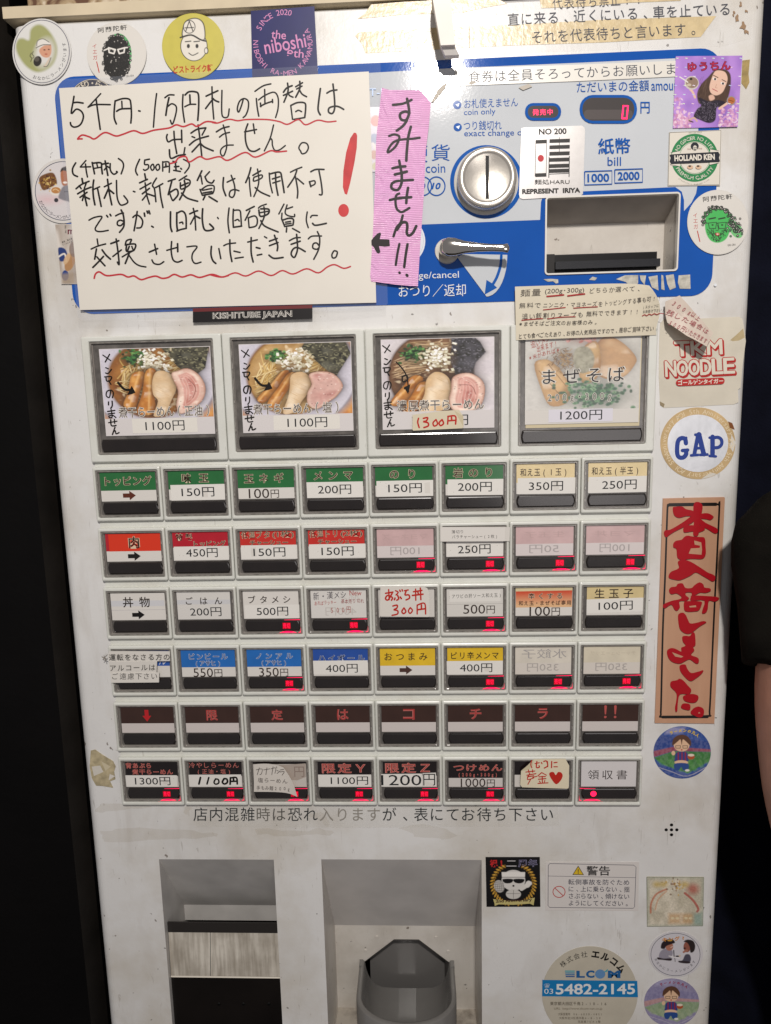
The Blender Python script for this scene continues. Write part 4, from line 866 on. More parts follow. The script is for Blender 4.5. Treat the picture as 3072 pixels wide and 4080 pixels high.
# two curly-hair stickers
def curly(T, cx, cy, rx, ry, head, label, green):
    f = Flat(T,YF-.0009); f.sheet(f.ellpts(cx,cy,rx,ry,56), mat('#d2cec7',.3)); x,y,a,b = head
    im = Img.disc(cx,cy,rx*.97,ry*.97,150,'#d2cec7'); r = random.Random(4); k = '#161412'
    if not green:
        im.ell(x+10,y-20,a*.95,b*.9,'#3aa255',.9); im.ell(x,y,a*.93,b*.93,k)
        for i in range(300):
            t = r.uniform(0,2*PI); q = math.sqrt(r.uniform(.0,1)); px,py = x+a*q*math.cos(t),y+b*q*math.sin(t); 
            if q>.86: im.ell(px,py,9,9,k)
            im.ell(px,py,3.2,3,'#cfcac2' if q>.93 or r.random()<.10 else '#2f2c2a',.8)
        for sx in (-1,1): im.line([(x+sx*8,y-52),(x+sx*52,y-64),(x+sx*48,y-34),(x+sx*18,y-26),(x+sx*8,y-52)],9,'#e2ded6',smooth=False)
        im.line([(x-80,y-48),(x-52,y-60)],8,'#e2ded6'); im.line([(x+52,y-64),(x+70,y-66)],8,'#e2ded6')
    else:
        im.poly([(x-80,y+30),(x-70,y-60),(x-10,y-100),(x+70,y-70),(x+85,y+10),(x+60,y+90),(x+5,y+120),(x-50,y+100)],'#3fae53',1,2,True); im.ell(x+120,y+35,38,60,'#58b765',.9,-30)
        for i in range(120):
            t = r.uniform(PI*.98,2.08*PI); px,py = x+r.gauss(0,5)+92*math.cos(t),y-8+r.gauss(0,5)+100*math.sin(t); im.ell(px,py,9,9,k); im.ell(px,py,3.5,3.5,'#5fae6a' if r.random()<.5 else '#cfcac2')
        for i in range(70): px,py = x+118+r.gauss(0,20),y+18+r.gauss(0,26); im.ell(px,py,8,8,k); im.ell(px,py,3,3,'#7ab985' if r.random()<.5 else '#d0cbc3')
        for i in range(110):
            t = r.uniform(.1*PI,.9*PI); px,py = x+r.uniform(.35,.92)*78*math.cos(t),y+15+r.uniform(.45,1)*98*math.sin(t); im.ell(px,py,2.6,4.5,k)
        for sx in (-32,30): im.line([(x+sx-28,y-8),(x+sx+26,y-12),(x+sx+20,y+28),(x+sx-20,y+28),(x+sx-28,y-8)],4.5,k,smooth=False); im.ell(x+sx,y+5,7,5,k); im.line([(x+sx-22,y-34),(x+sx+18,y-42)],9,k)
        im.line([(x-4,y-4),(x+4,y-6)],4,k); im.line([(x-60,y-6),(x-78,y-10)],4,k); im.line([(x+56,y-10),(x+82,y-14)],4,k); im.line([(x,y+5),(x+6,y+36),(x-10,y+40)],4,k); im.ell(x,y+64,13,9,'#c23a2c'); im.ell(x,y+64,7,4,'#e2d5c8')
    f.paint(im)
    tx = cx-28 if not green else cx-2; ty = cy-ry*.80 if not green else cy-ry*.76
    f.row('阿蘭陀軒',tx-98,ty+14,tx+98,ty-8,36,mat('#2b2928',.5),jit=.02,bold=.01)
    vx = cx-rx*.74; v0 = cy-ry*.33 if not green else cy-ry*.30
    f.col('イエガ',vx-2,v0,vx+6,v0+110,32,mat('#b5403a',.5)); f.stroke([(vx+14,v0+120),(vx+30,v0+188)],6,mat('#b5403a',.5))
    f.text('GRA GRA',cx+rx*.45,cy+ry*.70,52,13,mat('#3a3836',.5),ang=6)
    f.build('round_sticker',label,'sticker',group=ST)
curly(A1,757,350,193,205,(757,375,92,152),'round white sticker of a black curly mass of hair with white glasses',False)
curly(K(2048,600,.614646,YF-.0009),1320,465,198,210,(1318,478,80,90),'round white sticker of a green bespectacled face with black curly hair',True)
# yellow sticker: plain stand-in face under a white cap
f = Flat(A1,YF-.0009); f.sheet(f.ellpts(1253,300,202,213,60), mat('#b9b049',.35)); k = '#22201e'
im = Img.disc(1253,300,199,210,150,'#bdb24a'); g = vnoise(im.U,im.V,14,3)-.5; im.C *= (1+.08*g[...,None])
im.ell(1258,300,88,98,k); im.ell(1258,300,83,93,'#d8d2c6'); im.poly('1180,240 1195,150 1240,120 1290,122 1325,160 1332,250 1300,262 1240,232',k,1,2,True); im.poly('1187,236 1200,153 1242,126 1288,128 1319,164 1326,246 1300,256 1240,225','#d8d2c6',1,2,True)
im.line('1170,245 1240,228 1300,258 1335,268',10,k); im.ell(1228,175,40,44,k); im.ell(1228,175,35,39,'#d8d2c6'); im.line([(1205,205),(1228,138),(1252,205)],6,k,smooth=False); im.line('1200,182 1256,180',6,k)
for x in (1222,1278): im.ell(x,300,10,14,k); im.line([(x-20,272),(x+16,268)],7,k)
im.line('1225,345 1250,360 1285,344',6,k); im.ell(1338,330,14,22,k); im.ell(1337,330,9,16,'#d8d2c6'); f.paint(im)
f.row('どストライク軒',1122,455,1380,443,52,mat('#b0392b',.45),bold=.03,fill=1.0)
f.build('round_sticker','round mustard yellow sticker of a face in a white cap','sticker',group=ST)
# navy square sticker with pink letters
B1 = K(1024,0,.614646,YF-.0009); f = Flat(B1,YF-.0009); f.sheet([(-40,72),(372,42),(396,482),(-30,500)], mat('#2a2c5e',.35,noise=.15,nscale=60)); pk = mat('#c985b0',.4)
f.arc('SINCE 2020',175,285,185,205,150,78,42,pk); f.arc('KAWAMURA',165,290,180,182,-48,28,38,pk,inward=True)
f.arc('NIBOSHI RA-MEN',178,285,186,192,178,290,38,pk,inward=True)
f.text('the',142,226,95,56,pk,ang=-5,bold=.008); f.text('niboshi',182,285,272,92,pk,ang=10,bold=.008); f.text('ɘth',250,346,108,56,pk,ang=-5,bold=.008)
f.build('square_sticker','navy blue square sticker with pink lettering in a ring at the top','sticker',group=ST)
# stickers under the laminated notice
Z4 = K(0,600,.614646,YF-.0007); f = Flat(Z4,YF-.0007); f.sheet(f.ellpts(410,262,200,210,56), mat('#cdc9c4',.25)); f.ring(410,262,180,190,4,navy)
im = Img.disc(410,262,176,186,110,'#cbc6c6'); im.ell(310,318,55,22,'#d3a0a4',.6,soft=20); r = random.Random(8)
im.poly('255,180 300,150 350,148 372,210 350,228 292,258 268,240','#6b4420',1,2,True)
for i in range(60): im.ell(312+r.gauss(0,26),202+r.gauss(0,24),r.uniform(3,7),r.uniform(3,6),r.choice(['#c9a24a','#8f6a28','#3a1210','#e0c47c','#5a1a18']),.95)
im.ell(364,262,38,30,'#d6d0c6'); im.ell(364,258,31,21,'#b07a44'); im.line('345,258 362,250 384,264',4,'#e0c498'); im.poly('395,140 420,108 440,112 440,220 412,228 398,200','#a86a4a',1,2,True); im.poly('392,140 404,112 440,105 440,135 412,130','#2f241e',1,2,True); im.ell(424,208,14,7,'#e8e2da'); im.poly('380,300 412,232 470,238 470,330 440,330 400,318','#7d7a80',1,3,True); im.line('420,268 440,266',4,'#3a3a40'); im.ell(366,322,14,14,'#2b2a30'); f.paint(im)
f.arc('おなかにラーメンがいます',410,262,158,170,206,300,28,mat('#33323a',.5),inward=True)
f.build('round_sticker','round sticker with a gold crown half hidden under the white notice','sticker',group=ST)
f = Flat(Z4,YF-.0008); f.sheet([(358,478),(640,474),(640,864),(398,866)], mat('#c8c2bc',.25))
im = Img.quad((360,480),(600,478),(600,862),(400,864),70,110,'#beb6ae'); im.tex(np.ones(im.X.shape),'#a89c90','#cfc8c0',4,5); im.poly('380,632 425,640 440,700 400,720 385,700','#2a3c70',1,2,True); im.ell(425,810,22,34,'#27407c'); im.ell(455,725,30,60,'#a98058',1,20); im.ell(480,640,30,50,'#7d675a',.8); im.line('380,690 420,670 432,720',10,'#dcd6cc'); im.ell(436,702,16,40,'#c9a880',.9,25); im.poly('400,800 500,790 500,864 402,864','#9c8b78',.7,6); f.paint(im,painted_mat(.25))
f.text('ma',475,528,70,32,mat('#6a2a34',.4),bold=.03); f.col('新潟',426,482,428,540,12,mat('#33302e',.4)); f.row('濃厚、鶏白湯',402,598,470,570,14,mat('#33302e',.4)); f.row('どっちにする？',406,612,480,586,12,mat('#33302e',.4))
f.build('photo_sticker','small rectangular photo sticker peeking out under the left edge of the white notice','sticker',group=ST)
f = Flat(A1,YF-.0009); f.sheet(f.ellpts(600,660,150,148,50), mat('#211a28',.3)); f.ring(600,660,146,144,4,mat('#cfc4ae',.4)); f.arc('のんびり・らーめん',600,660,118,120,165,15,48,mat('#cfc4ae',.4),bold=.02)
f.build('round_sticker','dark round sticker with cream lettering, mostly covered by the white notice','sticker',group=ST)
# black strip sticker below the notice
f = Flat(D(.0012),.0012); f.sheet([(417,667),(675,659),(675,689),(417,697)], mat('#191617',.3)); f.poly([(417,666.6),(675,658.6),(675,666),(417,674)], mat('#6a2a2c',.3)); f.text('KISHITUBE JAPAN',545.5,682,172,17.5,mat('#dcd8d0',.4),ang=1.6,bold=.035); f.lay(); f.text('KISHITUBE JAPAN',545.5,682,171,16.6,mat('#3b3736',.4),ang=1.6,bold=-.012,lay=True)
f.build('strip_sticker','narrow black sticker with white capital letters below the white notice','sticker',group=ST)
# woman with bowls on lilac glitter
C8 = K(2640,200,.262143,YF-.0009); f = Flat(C8,YF-.0009); q = [(200,95),(1210,85),(1140,1165),(155,1190)]; f.sheet(q, mat('#8f67b8',.2))
im = Img.quad(*q,200,210,'#a87cc8'); im.tex(np.ones(im.X.shape),'#9c74c2','#b58ad4',4,2); im.poly('915,90 985,90 940,1000 860,1160 880,600','#6c4a9a',.5,20); r = random.Random(2)
for i in range(260):
    if i%2: x,y = r.uniform(860,1140),1165-abs(r.gauss(0,190))
    else: x,y = r.uniform(160,430),1185-abs(r.gauss(0,110))
    if i%7==0: x,y = r.uniform(165,290),r.uniform(700,1150)
    im.ell(x,y,r.uniform(12,32),r.uniform(10,26),r.choice(['#d7a6c2','#e2c0d2','#c48ab0','#b878a8','#ead2de','#cf9cc0']),.75,r.uniform(0,180))
hr = '#4f3d33'
im.poly('760,330 830,290 960,300 1030,380 1030,560 1000,700 960,820 860,850 700,800 560,820 520,700 540,600 600,500 690,410',hr,1,3,True)
for i in range(70):
    x = r.uniform(560,1010); y = r.uniform(400,780); im.line([(x,y),(x-r.uniform(5,40),y+60),(x-r.uniform(10,60),y+120)],5,r.choice(['#6a5446','#3a2b24','#7d6654','#57443a']),.5)
im.poly('540,720 700,780 840,760 960,800 900,870 820,880 800,1060 700,1110 560,1060 470,1010 520,900 580,840','#2b2530',1,3,True)
for i in range(240): x,y = r.uniform(480,860),r.uniform(780,1090); im.blend(np.clip(1-np.hypot(im.X-x,im.Y-y)/9,0,1)*im.polym('540,780 860,790 820,1060 700,1100 480,1010',3),'#8d8494',.55)
im.poly('700,700 760,680 790,740 720,770','#d2ac98',1,3,True); im.poly('790,330 860,310 950,340 985,440 950,560 900,650 810,690 730,650 710,560 740,440','#dcb8a4',1,2,True)
im.line('770,385 840,420',11,'#33241d'); im.line('900,450 960,480',11,'#33241d'); im.ell(790,440,32,20,'#e8e2dc',1,20); im.ell(795,442,17,18,'#3a3030'); im.ell(912,508,32,20,'#e8e2dc',1,15); im.ell(915,510,17,18,'#3a3030'); im.line('820,520 800,570 830,575',5,'#a87a66'); im.line('755,590 790,608 830,628',11,'#a84a50')
im.line('490,720 455,640 420,600',34,'#dcb8a4'); im.ell(440,500,108,104,'#c6beb6'); im.ell(445,495,92,84,'#8f7868'); im.ell(430,440,22,18,'#23281e'); im.ell(400,530,34,22,'#cbbfa8',.8); im.line('260,410 340,460 380,490',18,'#dcd8d2')
im.line('860,890 950,830 990,800',34,'#dcb8a4'); im.ell(1040,770,68,72,'#8f8a90'); im.ell(1042,768,54,54,'#b06a3c'); im.line('1000,760 1070,780',9,'#5c3018'); im.line('400,1070 470,1030 520,1080',26,'#c9a898'); im.line('400,1075 460,1095',16,'#2b2428'); f.paint(im,painted_mat(.22))
f.lay(3)
for ry_ in range(7):
    for cx_ in range(8):
        x,y = 220+cx_*138-ry_*8,125+ry_*138
        if not(520<x<1000 and 300<y<1000) and not (x<380 and y>950) and r.random()<.85:
            s_ = mat(r.choice(['#b9c4ea','#e6dcf0','#c7e0e6','#e8c8d8','#d8e8c8']),.15); f.poly([(x-26,y+2),(x-6,y-10),(x+2,y-3),(x+26,y-6),(x+8,y+12),(x-2,y+5)],s_,lay=False)
f.row('ゆうちん',360,262,1040,236,150,mat('#5e1b34',.35),bold=.06,fill=.95); f.row('ゆうちん',360,262,1040,236,150,mat('#ab2748',.35),bold=.02,fill=.88)
f.build('square_sticker','glittery lilac square sticker of a long-haired woman holding noodle bowls','sticker',group=ST)
# green and black label sticker
f = Flat(C8,YF-.0009); f.sheet([(97,1248),(890,1214),(874,2055),(76,2064)], mat('#d6d0c4',.35)); k = mat('#262830',.4); grn = mat('#2f7f4d',.4); cr = mat('#d9d3c6',.4)
f.stroke([(104,1256),(884,1222),(862,2044),(84,2056)],7,mat('#4a4640',.5),smooth=False,closed=True); f.ring(484,1638,300,306,118,grn,n=80); f.ring(484,1638,352,360,7,grn,n=80); f.ring(484,1638,230,236,5,grn,n=80)
f.arc('NO GINGER NO LIFE',484,1638,294,300,154,30,62,cr); f.arc('PREMIUM QUALITY',484,1640,300,306,212,328,62,cr,inward=True); f.arc('UTSUKUSHII BARUDO LIFE',484,1640,382,400,232,304,20,mat('#8a857c',.5),inward=True); f.text('MEN YASU GOLD',492,1256,200,16,mat('#8a9a80',.5),ang=2)
for i,(a,b) in enumerate((((120,1540),(255,1515)),((720,1510),(850,1540)))): pass
f.poly('150,1555 262,1530 262,1770 120,1756 104,1640',cr); f.poly('720,1505 850,1530 868,1640 848,1720 712,1750',cr); f.stroke('120,1560 255,1536 ',5,k); f.stroke('722,1508 852,1534',5,k); f.stroke('112,1742 246,1768',5,k); f.stroke('712,1748 850,1716',5,k)
f.poly('118,1588 840,1548 866,1590 852,1640 866,1690 846,1706 124,1736 104,1690 118,1640 104,1600',k); f.text('HOLLAND KEN',481,1636,614,92,cr,ang=2.3,bold=.045)
f.disc(484,1462,60,58,k); f.disc(487,1490,30,38,mat('#cfc9bd',.4)); f.disc(474,1490,10,8,k); f.disc(502,1488,10,8,k); f.disc(487,1516,14,9,k); f.text('TRADE',398,1506,58,14,mat('#8f3a34',.4)); f.text('MARK',568,1500,58,14,mat('#8f3a34',.4))
for x in (414,540): f.disc(x,1782,46,30,mat('#cfae92',.4)); f.disc(x-8,1768,22,14,mat('#4a4036',.4))
f.build('square_sticker','square label sticker with a green ring and a black name banner beside the bill opening','sticker',group=ST)
# brushed silver sticker
C3 = K(2048,0,.614646,YF-.0009); f = Flat(C3,YF-.0009)
f.sheet([(48,832),(70,828),(440,815),(456,828),(460,850),(450,1106+30),(446,1258),(430,1270),(60,1292),(38,1285),(32,1262)], mat('#b9b6b4',.32,metal=.35,noise=.06,nscale=200)); k = mat('#262322',.4)
f.text('NO 200',250,853,180,40,k,bold=.035,ang=1.5)
bx = [(140,908,212,932),(138,1124,210,1148)]
for a,b,c,d_ in bx: f.poly([(a,b+1),(c,b-2),(c,d_-2),(a,d_+1)],k)
f.stroke([(141,912),(211,910),(208,1140),(136,1144)],3.5,k,smooth=False,closed=True); f.disc(173,1027,20,22,mat('#b92530',.35))
for i,y in enumerate((914,954,996,1036,1076,1108)): f.poly([(230-i*.6,y-10),(362-i*.8,y-14),(361-i*.8,y+10),(229-i*.6,y+14)],k)
f.stroke('293,892 293,982',3,k,smooth=False); f.stroke('230,1130 356,1124',3,k,smooth=False); f.stroke('227,1020 225,1150',5,k,smooth=False); f.stroke('358,1015 356,1145',5,k,smooth=False)
f.text('麺処HARU',246,1180,226,32,mat('#3c3836',.4),ang=.5); f.text('REPRESENT  IRIYA',240,1238,376,32,k,ang=1.5,bold=.04)
f.build('square_sticker','brushed silver sticker with black bars and a red dot beside the coin slot','sticker',group=ST)
# strip notice above the display
f = Flat(D(YF-.0008),YF-.0008); f.sheet([(983,149),(1250,140),(1475,131),(1476,165),(1240,176),(983,186)], mat('#d9d5cc',.3)); f.row('食券は全員そろってからお願いします',1011,167.5,1492,148,27,mat('#3a3f4c',.45),fill=.95)
f.build('strip_notice','long white paper strip of printed lettering above the red money display','notice',group='paper notices on the machine')
# notice printed on white sheet at top right with yellowed tape
f = Flat(D()); f.sheet([(905,-18),(1632,-44),(1622,84),(1560,100),(1000,119),(905,121)], film(.10,'#e9e6e0',.1,'film2'),.0002)
tp = mat('#cdb98f',.3,noise=.18,nscale=120,bump=.25,bscale=260)
f.poly('768,78 776,70 850,65 942,60 1111,54 1300,43 1547,35 1530,58 1514,80 1300,92 1111,98 1015,103 900,110 790,115 783,96',tp); f.poly('772,41 788,30 802,10 900,2 960,0 1066,-6 1096,8 1050,16 1000,28 940,30 880,31 830,36',tp); f.poly('1166,0 1280,-6 1480,-12 1470,2 1360,6 1266,14 1170,18',tp); f.stroke('1014,54 1014,104',1,mat('#7d6a48',.5),smooth=False); f.stroke('980,60 979,106',1.6,mat('#e8e2d2',.3),smooth=False); f.stroke('1130,22 1128,100',1.2,mat('#e8e2d2',.3),smooth=False); f.poly('880,76 905,66 940,72 925,84',mat('#b59f74',.3))
tx = mat('#43454e',.45); f.row('代表待ち禁止!!',1192,9,1392,-3,29,tx); f.row('直に来る、近くにいる、車を止ている',1095,44,1580,20,30,tx,fill=.95); f.row('それを代表待ちと言います。',1146,82,1512,63,30,tx,fill=.95)
for x,y,a in ((1592,40,7),(1606,56,9),(1612,68,8),(1600,10,6),(1612,24,5),(1585,30,5)): f.poly(blob(9,x,y,a*.6,a,int(x),.35),mat('#94795f',.5))
f.build('taped_notice','printed notice on clear film with yellowed tape at the top right','notice',group='paper notices on the machine')
f = Flat(D()); f.sheet('1604,131 1620,129 1617,160 1619,178 1612,193 1602,180'.split() and pp('1604,131 1620,129 1617,160 1619,178 1612,193 1602,180'), mat('#a8925f',.4,noise=.4,nscale=150,bump=.4,bscale=300))
f.build('tape_remnant','torn scrap of brown tape right of the lilac woman sticker','tape',group='tape remnants')
f = Flat(K(350,2780,.420168)); f.sheet(pp('30,500 70,490 140,540 240,600 265,650 250,700 262,770 210,790 240,850 150,835 80,830 40,760 20,650'), mat('#b5a888',.5,noise=.4,nscale=170,bump=.5,bscale=260),.0005); f.poly('40,650 120,640 150,700 60,740',mat('#c9c4ba',.5)); f.poly('130,600 220,650 170,690',mat('#c2b79c',.5)); f.poly('210,720 262,740 200,780',mat('#cfcac2',.5))
f.build('tape_remnant','ragged beige paper remnant left of the bottom button rows','tape',group='tape remnants')
r = random.Random(6); stn = film(.10,'#b5a482',.3,'smear')
for s in ('212,1739 260,1735 330,1742 262,1750 214,1756','226,1795 300,1790 420,1796 470,1806 400,1812 240,1818 222,1808','560,1790 660,1796 690,1790 720,1802 640,1806 560,1802','865,1790 930,1782 985,1800 960,1812 900,1806','660,1762 700,1756 705,1790 690,1770','405,1742 412,1742 410,1762 400,1758'): f = Flat(D()); f.k = 1; f.poly([(x+r.uniform(-6,6),y+r.uniform(-2.5,2.5)) for x,y in spl(pp(s),4,True)],stn); f.build('glue_smear','yellowed glue smear on the white metal just below the bottom button row','smear',group='glue smears below the buttons')
gw = mat('#c4c0b4',.5,noise=.4,nscale=200,bump=.5,bscale=300)
for s in ('1174,604 1190,601 1206,603 1207,612 1200,614 1196,607 1184,610','1272,605 1280,598 1290,600 1286,607','1332,602 1350,596 1378,595 1380,612 1366,622 1352,610','1382,596 1396,595 1394,616 1386,606','1400,598 1420,594 1424,626 1408,622','1428,594 1434,594 1436,626 1430,624','1440,596 1456,594 1460,622 1448,626 1442,612','1466,594 1491,592 1491,625 1468,624 1464,610'): f = Flat(D(YF-.0008),YF-.0008); f.sheet([(x+random.uniform(-1.5,1.5),y+random.uniform(-1.5,1.5)) for x,y in pp(s)], gw,.00006); f.build('tape_scrap','scrap of flaking white tape on the blue panel under the bill opening','tape',group='flaking tape scraps under the bill opening')
f = Flat(D()); f.sheet(pp('424,1741 1205,1739 1208,1784 800,1788 424,1786'), film(.22,'#e4e1da',.15,'film3'),.0002); dkk,fd = mat('#2f3234',.45),mat('#8d8880',.45); X = lambda i: 416+i*34.05
for a,b_,m_ in ((0,4,dkk),(4,5,mat('#6b6862',.45)),(5,6,mat('#5a5854',.45)),(6,8,dkk),(8,12,fd),(12,23,dkk)): f.row('店内混雑時は恐れ入りますが、表にてお待ち下さい'[a:b_],X(a),1760+.0*a,X(b_),1760,32,m_,fill=.95)
f.build('strip_notice','clear strip of black printed lettering below the bottom button row','notice',group='paper notices on the machine')
# ---- right column
T2 = K(2400,1150,.348139); f = Flat(T2); pts = [(660,400),(700,350),(1050,345),(1560,322),(1600,345),(1618,430),(1640,600),(1600,900),(1580,1130),(1550,1160),(1556,1300),(1500,1325),(1100,1345),(700,1365),(660,1330),(645,1000),(650,600)]
f.sheet(pts, mat('#cfc8b8',.4,noise=.12,nscale=40,bump=.15,bscale=60)); f.poly('1460,590 1530,530 1610,455 1628,560 1560,595 1490,602',mat('#bba983',.5,noise=.3,nscale=80)); f.poly('655,1290 712,1320 700,1360 660,1335',mat('#8f8166',.5)); rd,wt = mat('#b02a28',.4),mat('#d3ccbc',.4)
def out(t,cx,cy,w_,h_,ang): 
    n = len(t); a = math.radians(ang)
    for m_,rad,ox,oy in ((rd,15,13,15),(rd,15,0,0),(wt,6,0,0)):
        for i,ch in enumerate(t):
            u = (i+.5)/n-.5
            for k_ in range(10): q = k_*PI/5; f.lay(); f.text(ch,cx+ox+u*w_*math.cos(a)+rad*math.cos(q),cy+oy-u*w_*math.sin(a)+rad*math.sin(q),w_/n*(.9 if ch!='I' else .4),h_*.86,m_,ang=ang,lay=False); f.k -= .9
        f.lay()
out('TKM',1095,678,560,190,3); out('NOODLE',1110,900,800,200,3)
f.rr(-0,-0,1,1,.4,rd) if 0 else f.poly([(1115+ (240 if c>0 else -240)+ (38*math.cos(a)),1067-(c)*.0+ -(11 if c>0 else -11)+38*math.sin(a)) for c,aa in ((1,np.linspace(-PI/2,PI/2,9)),(-1,np.linspace(PI/2,1.5*PI,9))) for a in aa],rd); f.text('ゴールデンタイガー',1118,1066,516,56,mat('#dcd6c8',.4),ang=2.6,bold=.03)
f.build('square_sticker','worn cream sticker with big red outlined capital letters right of the picture buttons','sticker',group=ST)
G4 = K(2000,1100,.643457); f = Flat(G4); f.sheet(f.ellpts(1212,1035,232,222,64), mat('#c9ad80',.4,noise=.3,nscale=50)); f.poly('1330,1225 1290,1243 1230,1258 1290,1215',mat('#cfcac0',.5)); f.poly('1420,980 1445,1030 1430,1090 1410,1060',mat('#cfcac0',.5)); f.poly('1400,900 1425,910 1440,950 1410,940',mat('#7a4a28',.5))
f.arc('Anniversary AOI 5th Anniversary AOI 5th Anniversary AOI 5th ',1212,1035,206,197,200,-160,34,mat('#dccbab',.4)); foil = mat('#dfe1e6',.28,metal=.25,noise=.2,nscale=20,bump=.5,bscale=45)
f.disc(1212,1035,188,178,foil); gb = mat('#2b418c',.35); f.lay(3)
for s_,w_ in (('1138,1035 1132,1008 1108,1004 1088,1025 1083,1085 1092,1118 1118,1124 1138,1105 1138,1082',27),('1116,1080 1148,1077',22),('1140,1000 1140,1040',14),('1190,1102 1212,985',24),('1218,980 1248,1102',30),('1198,1066 1240,1064',17),('1170,1110 1212,1107',17),('1226,1107 1270,1104',17),('1196,982 1226,980',17),('1302,995 1302,1108',28),('1302,1002 1335,998 1356,1012 1358,1040 1338,1060 1304,1062',20),('1284,1000 1312,998',16),('1284,1113 1322,1116',16)): f.stroke(s_,w_,gb,smooth=w_ in (27,20),lay=True)
f.build('round_sticker','round silver foil sticker with blue capital letters and a tan rim','sticker',group=ST)
# wooden-look plaque with red brush lettering
Q1 = K(2600,1960,.217077); Q2o = (2590-2600)/.217077, (2420-1960)/.217077
f = Flat(Q1); BL_ = [(185,112),(1318,92),(1318,92)]
a_ = [(185,118),(700,104),(1305,92),(1316,110)]; b_ = [(80,2110),(1168,2120)]; b_ = [(x+Q2o[0],y+Q2o[1]) for x,y in b_]
wood = bpy.data.materials.new('printed_wood'); wood.use_nodes = True; nt = wood.node_tree; N_ = nt.nodes; tc = N_.new('ShaderNodeTexCoord'); mp = N_.new('ShaderNodeMapping'); mp.inputs['Scale'].default_value = (1,1,.08); nz = N_.new('ShaderNodeTexNoise'); nz.inputs['Scale'].default_value = 160; nz.inputs['Detail'].default_value = 5; cr_ = N_.new('ShaderNodeMix'); cr_.data_type='RGBA'; cr_.inputs[6].default_value = (*lin('#b08368'),1); cr_.inputs[7].default_value = (*lin('#c3997b'),1)
nt.links.new(tc.outputs['Object'],mp.inputs[0]); nt.links.new(mp.outputs[0],nz.inputs['Vector']); nt.links.new(nz.outputs['Fac'],cr_.inputs[0]); nt.links.new(cr_.outputs[2],N_['Principled BSDF'].inputs['Base Color']); N_['Principled BSDF'].inputs['Roughness'].default_value=.4
f.sheet([a_[0],a_[1],a_[2],a_[3],b_[1],b_[0]], wood,.0012); k = mat('#1b1715',.3); crim = mat('#a3131f',.35)
c2 = lambda s: [(x+Q2o[0],y+Q2o[1]) for x,y in (pp(s) if isinstance(s,str) else s)]
f.stroke([(300,232),(330,228),(700,226),(1150,222),(1200,250),(1212,330)]+c2('1165,100 1120,1100 1080,1900 1040,1980 240,2000 190,1950 195,1700 225,400')+[(222,1500),(262,330),(278,260)],34,k,closed=True); f.stroke([(300,232),(700,226),(1150,222)],62,k,smooth=False); f.stroke(c2('220,2000 1040,1995'),52,k,smooth=False)
SH = ['740,240 765,190 800,178 860,190 905,250 890,380 860,520 840,720 820,790 780,805 735,785 735,700 745,560 735,400','360,290 390,268 530,262 600,310 740,345 740,430 600,440 480,470 400,440 365,370','870,400 1000,385 1090,430 1105,460 1050,510 980,495 860,475','740,420 680,450 560,540 400,640 300,690 230,695 195,740 210,805 250,825 290,790 400,720 560,640 740,540','850,480 960,560 1130,640 1180,680 1175,740 1120,755 1000,680 840,590','560,640 600,610 740,605 900,620 945,660 930,700 820,740 720,720 580,740 550,700',
 '370,940 420,890 520,870 570,820 630,795 720,810 850,820 945,840 960,1000 965,1100 945,1180 880,1225 700,1220 520,1240 440,1190 425,1040 370,1010','450,1290 480,1250 560,1235 680,1270 850,1370 1000,1470 1080,1500 1135,1540 1130,1610 1080,1635 1020,1600 900,1530 780,1470 680,1530 500,1610 380,1600 290,1570 290,1510 340,1450 470,1390',
 '290,1790 330,1740 420,1725 450,1680 540,1670 590,1750 700,1755 760,1700 850,1650 920,1690 940,1745 1040,1760 1050,1810 960,1845 860,1840 780,1880 710,1885 700,1840 600,1840 600,1890 640,1920 655,1950 600,1990 480,2000 490,2100 440,2170 390,2150 330,2060 210,2130 185,2060 340,1990 480,1960 520,1920 430,1855 340,1870 300,1840','690,1920 720,1890 960,1900 1180,1920 1195,1970 1120,2005 1020,1990 1000,2130 960,2210 890,2205 940,1985 700,1990','570,2010 600,1995 870,2000 885,2060 840,2160 760,2185 590,2180 560,2080']
SH2 = ['500,150 540,95 600,90 650,140 690,230 730,285 850,270 960,240 1020,265 900,340 800,420 720,470 640,470 560,420 520,340','580,530 640,510 720,515 760,450 805,460 820,560 820,680 780,720 800,780 740,860 850,905 885,950 870,1015 820,1015 720,945 640,970 540,1020 420,1000 340,940 300,840 310,770 380,735 460,750 560,800 560,730 640,690 590,620','530,1070 560,1040 640,1040 670,1110 740,1190 860,1170 965,1140 930,1210 830,1290 740,1340 660,1300 570,1200 535,1130','360,1380 390,1340 480,1325 530,1295 600,1330 680,1420 745,1500 700,1580 540,1580 500,1720 490,1870 460,1905 445,1830 470,1700 470,1560 370,1450','590,1630 650,1590 760,1575 860,1600 875,1660 820,1730 720,1735 620,1700','560,1790 600,1750 700,1755 730,1800 710,1870 620,1860 560,1830','740,1890 800,1830 880,1805 960,1840 980,1910 950,1990 880,2005 800,1970 740,1940']
HO = [pp('750,885 880,920 895,1050 885,1145 650,1125 690,1030 850,1020 860,980 760,960'),pp('660,2085 780,2070 790,2105 670,2110'),c2('390,810 500,850 600,890 560,910 450,890'),c2('865,1930 890,1905 910,1930')]
AL = [pp(s) for s in SH]+[c2(s) for s in SH2]
AL = [[tuple(q) for q in spl(p_,3,True)] for p_ in AL]
for p_ in AL: f.poly([(x+1,y+11) for x,y in p_],k,lay=False)
f.lay(3)
for p_ in AL: f.poly(p_,crim,lay=False); f.k += .2
for p_ in HO: f.poly(p_,wood)
f.build('plaque','tall wood-grain plaque of bold red brush lettering right of the buttons','plaque')
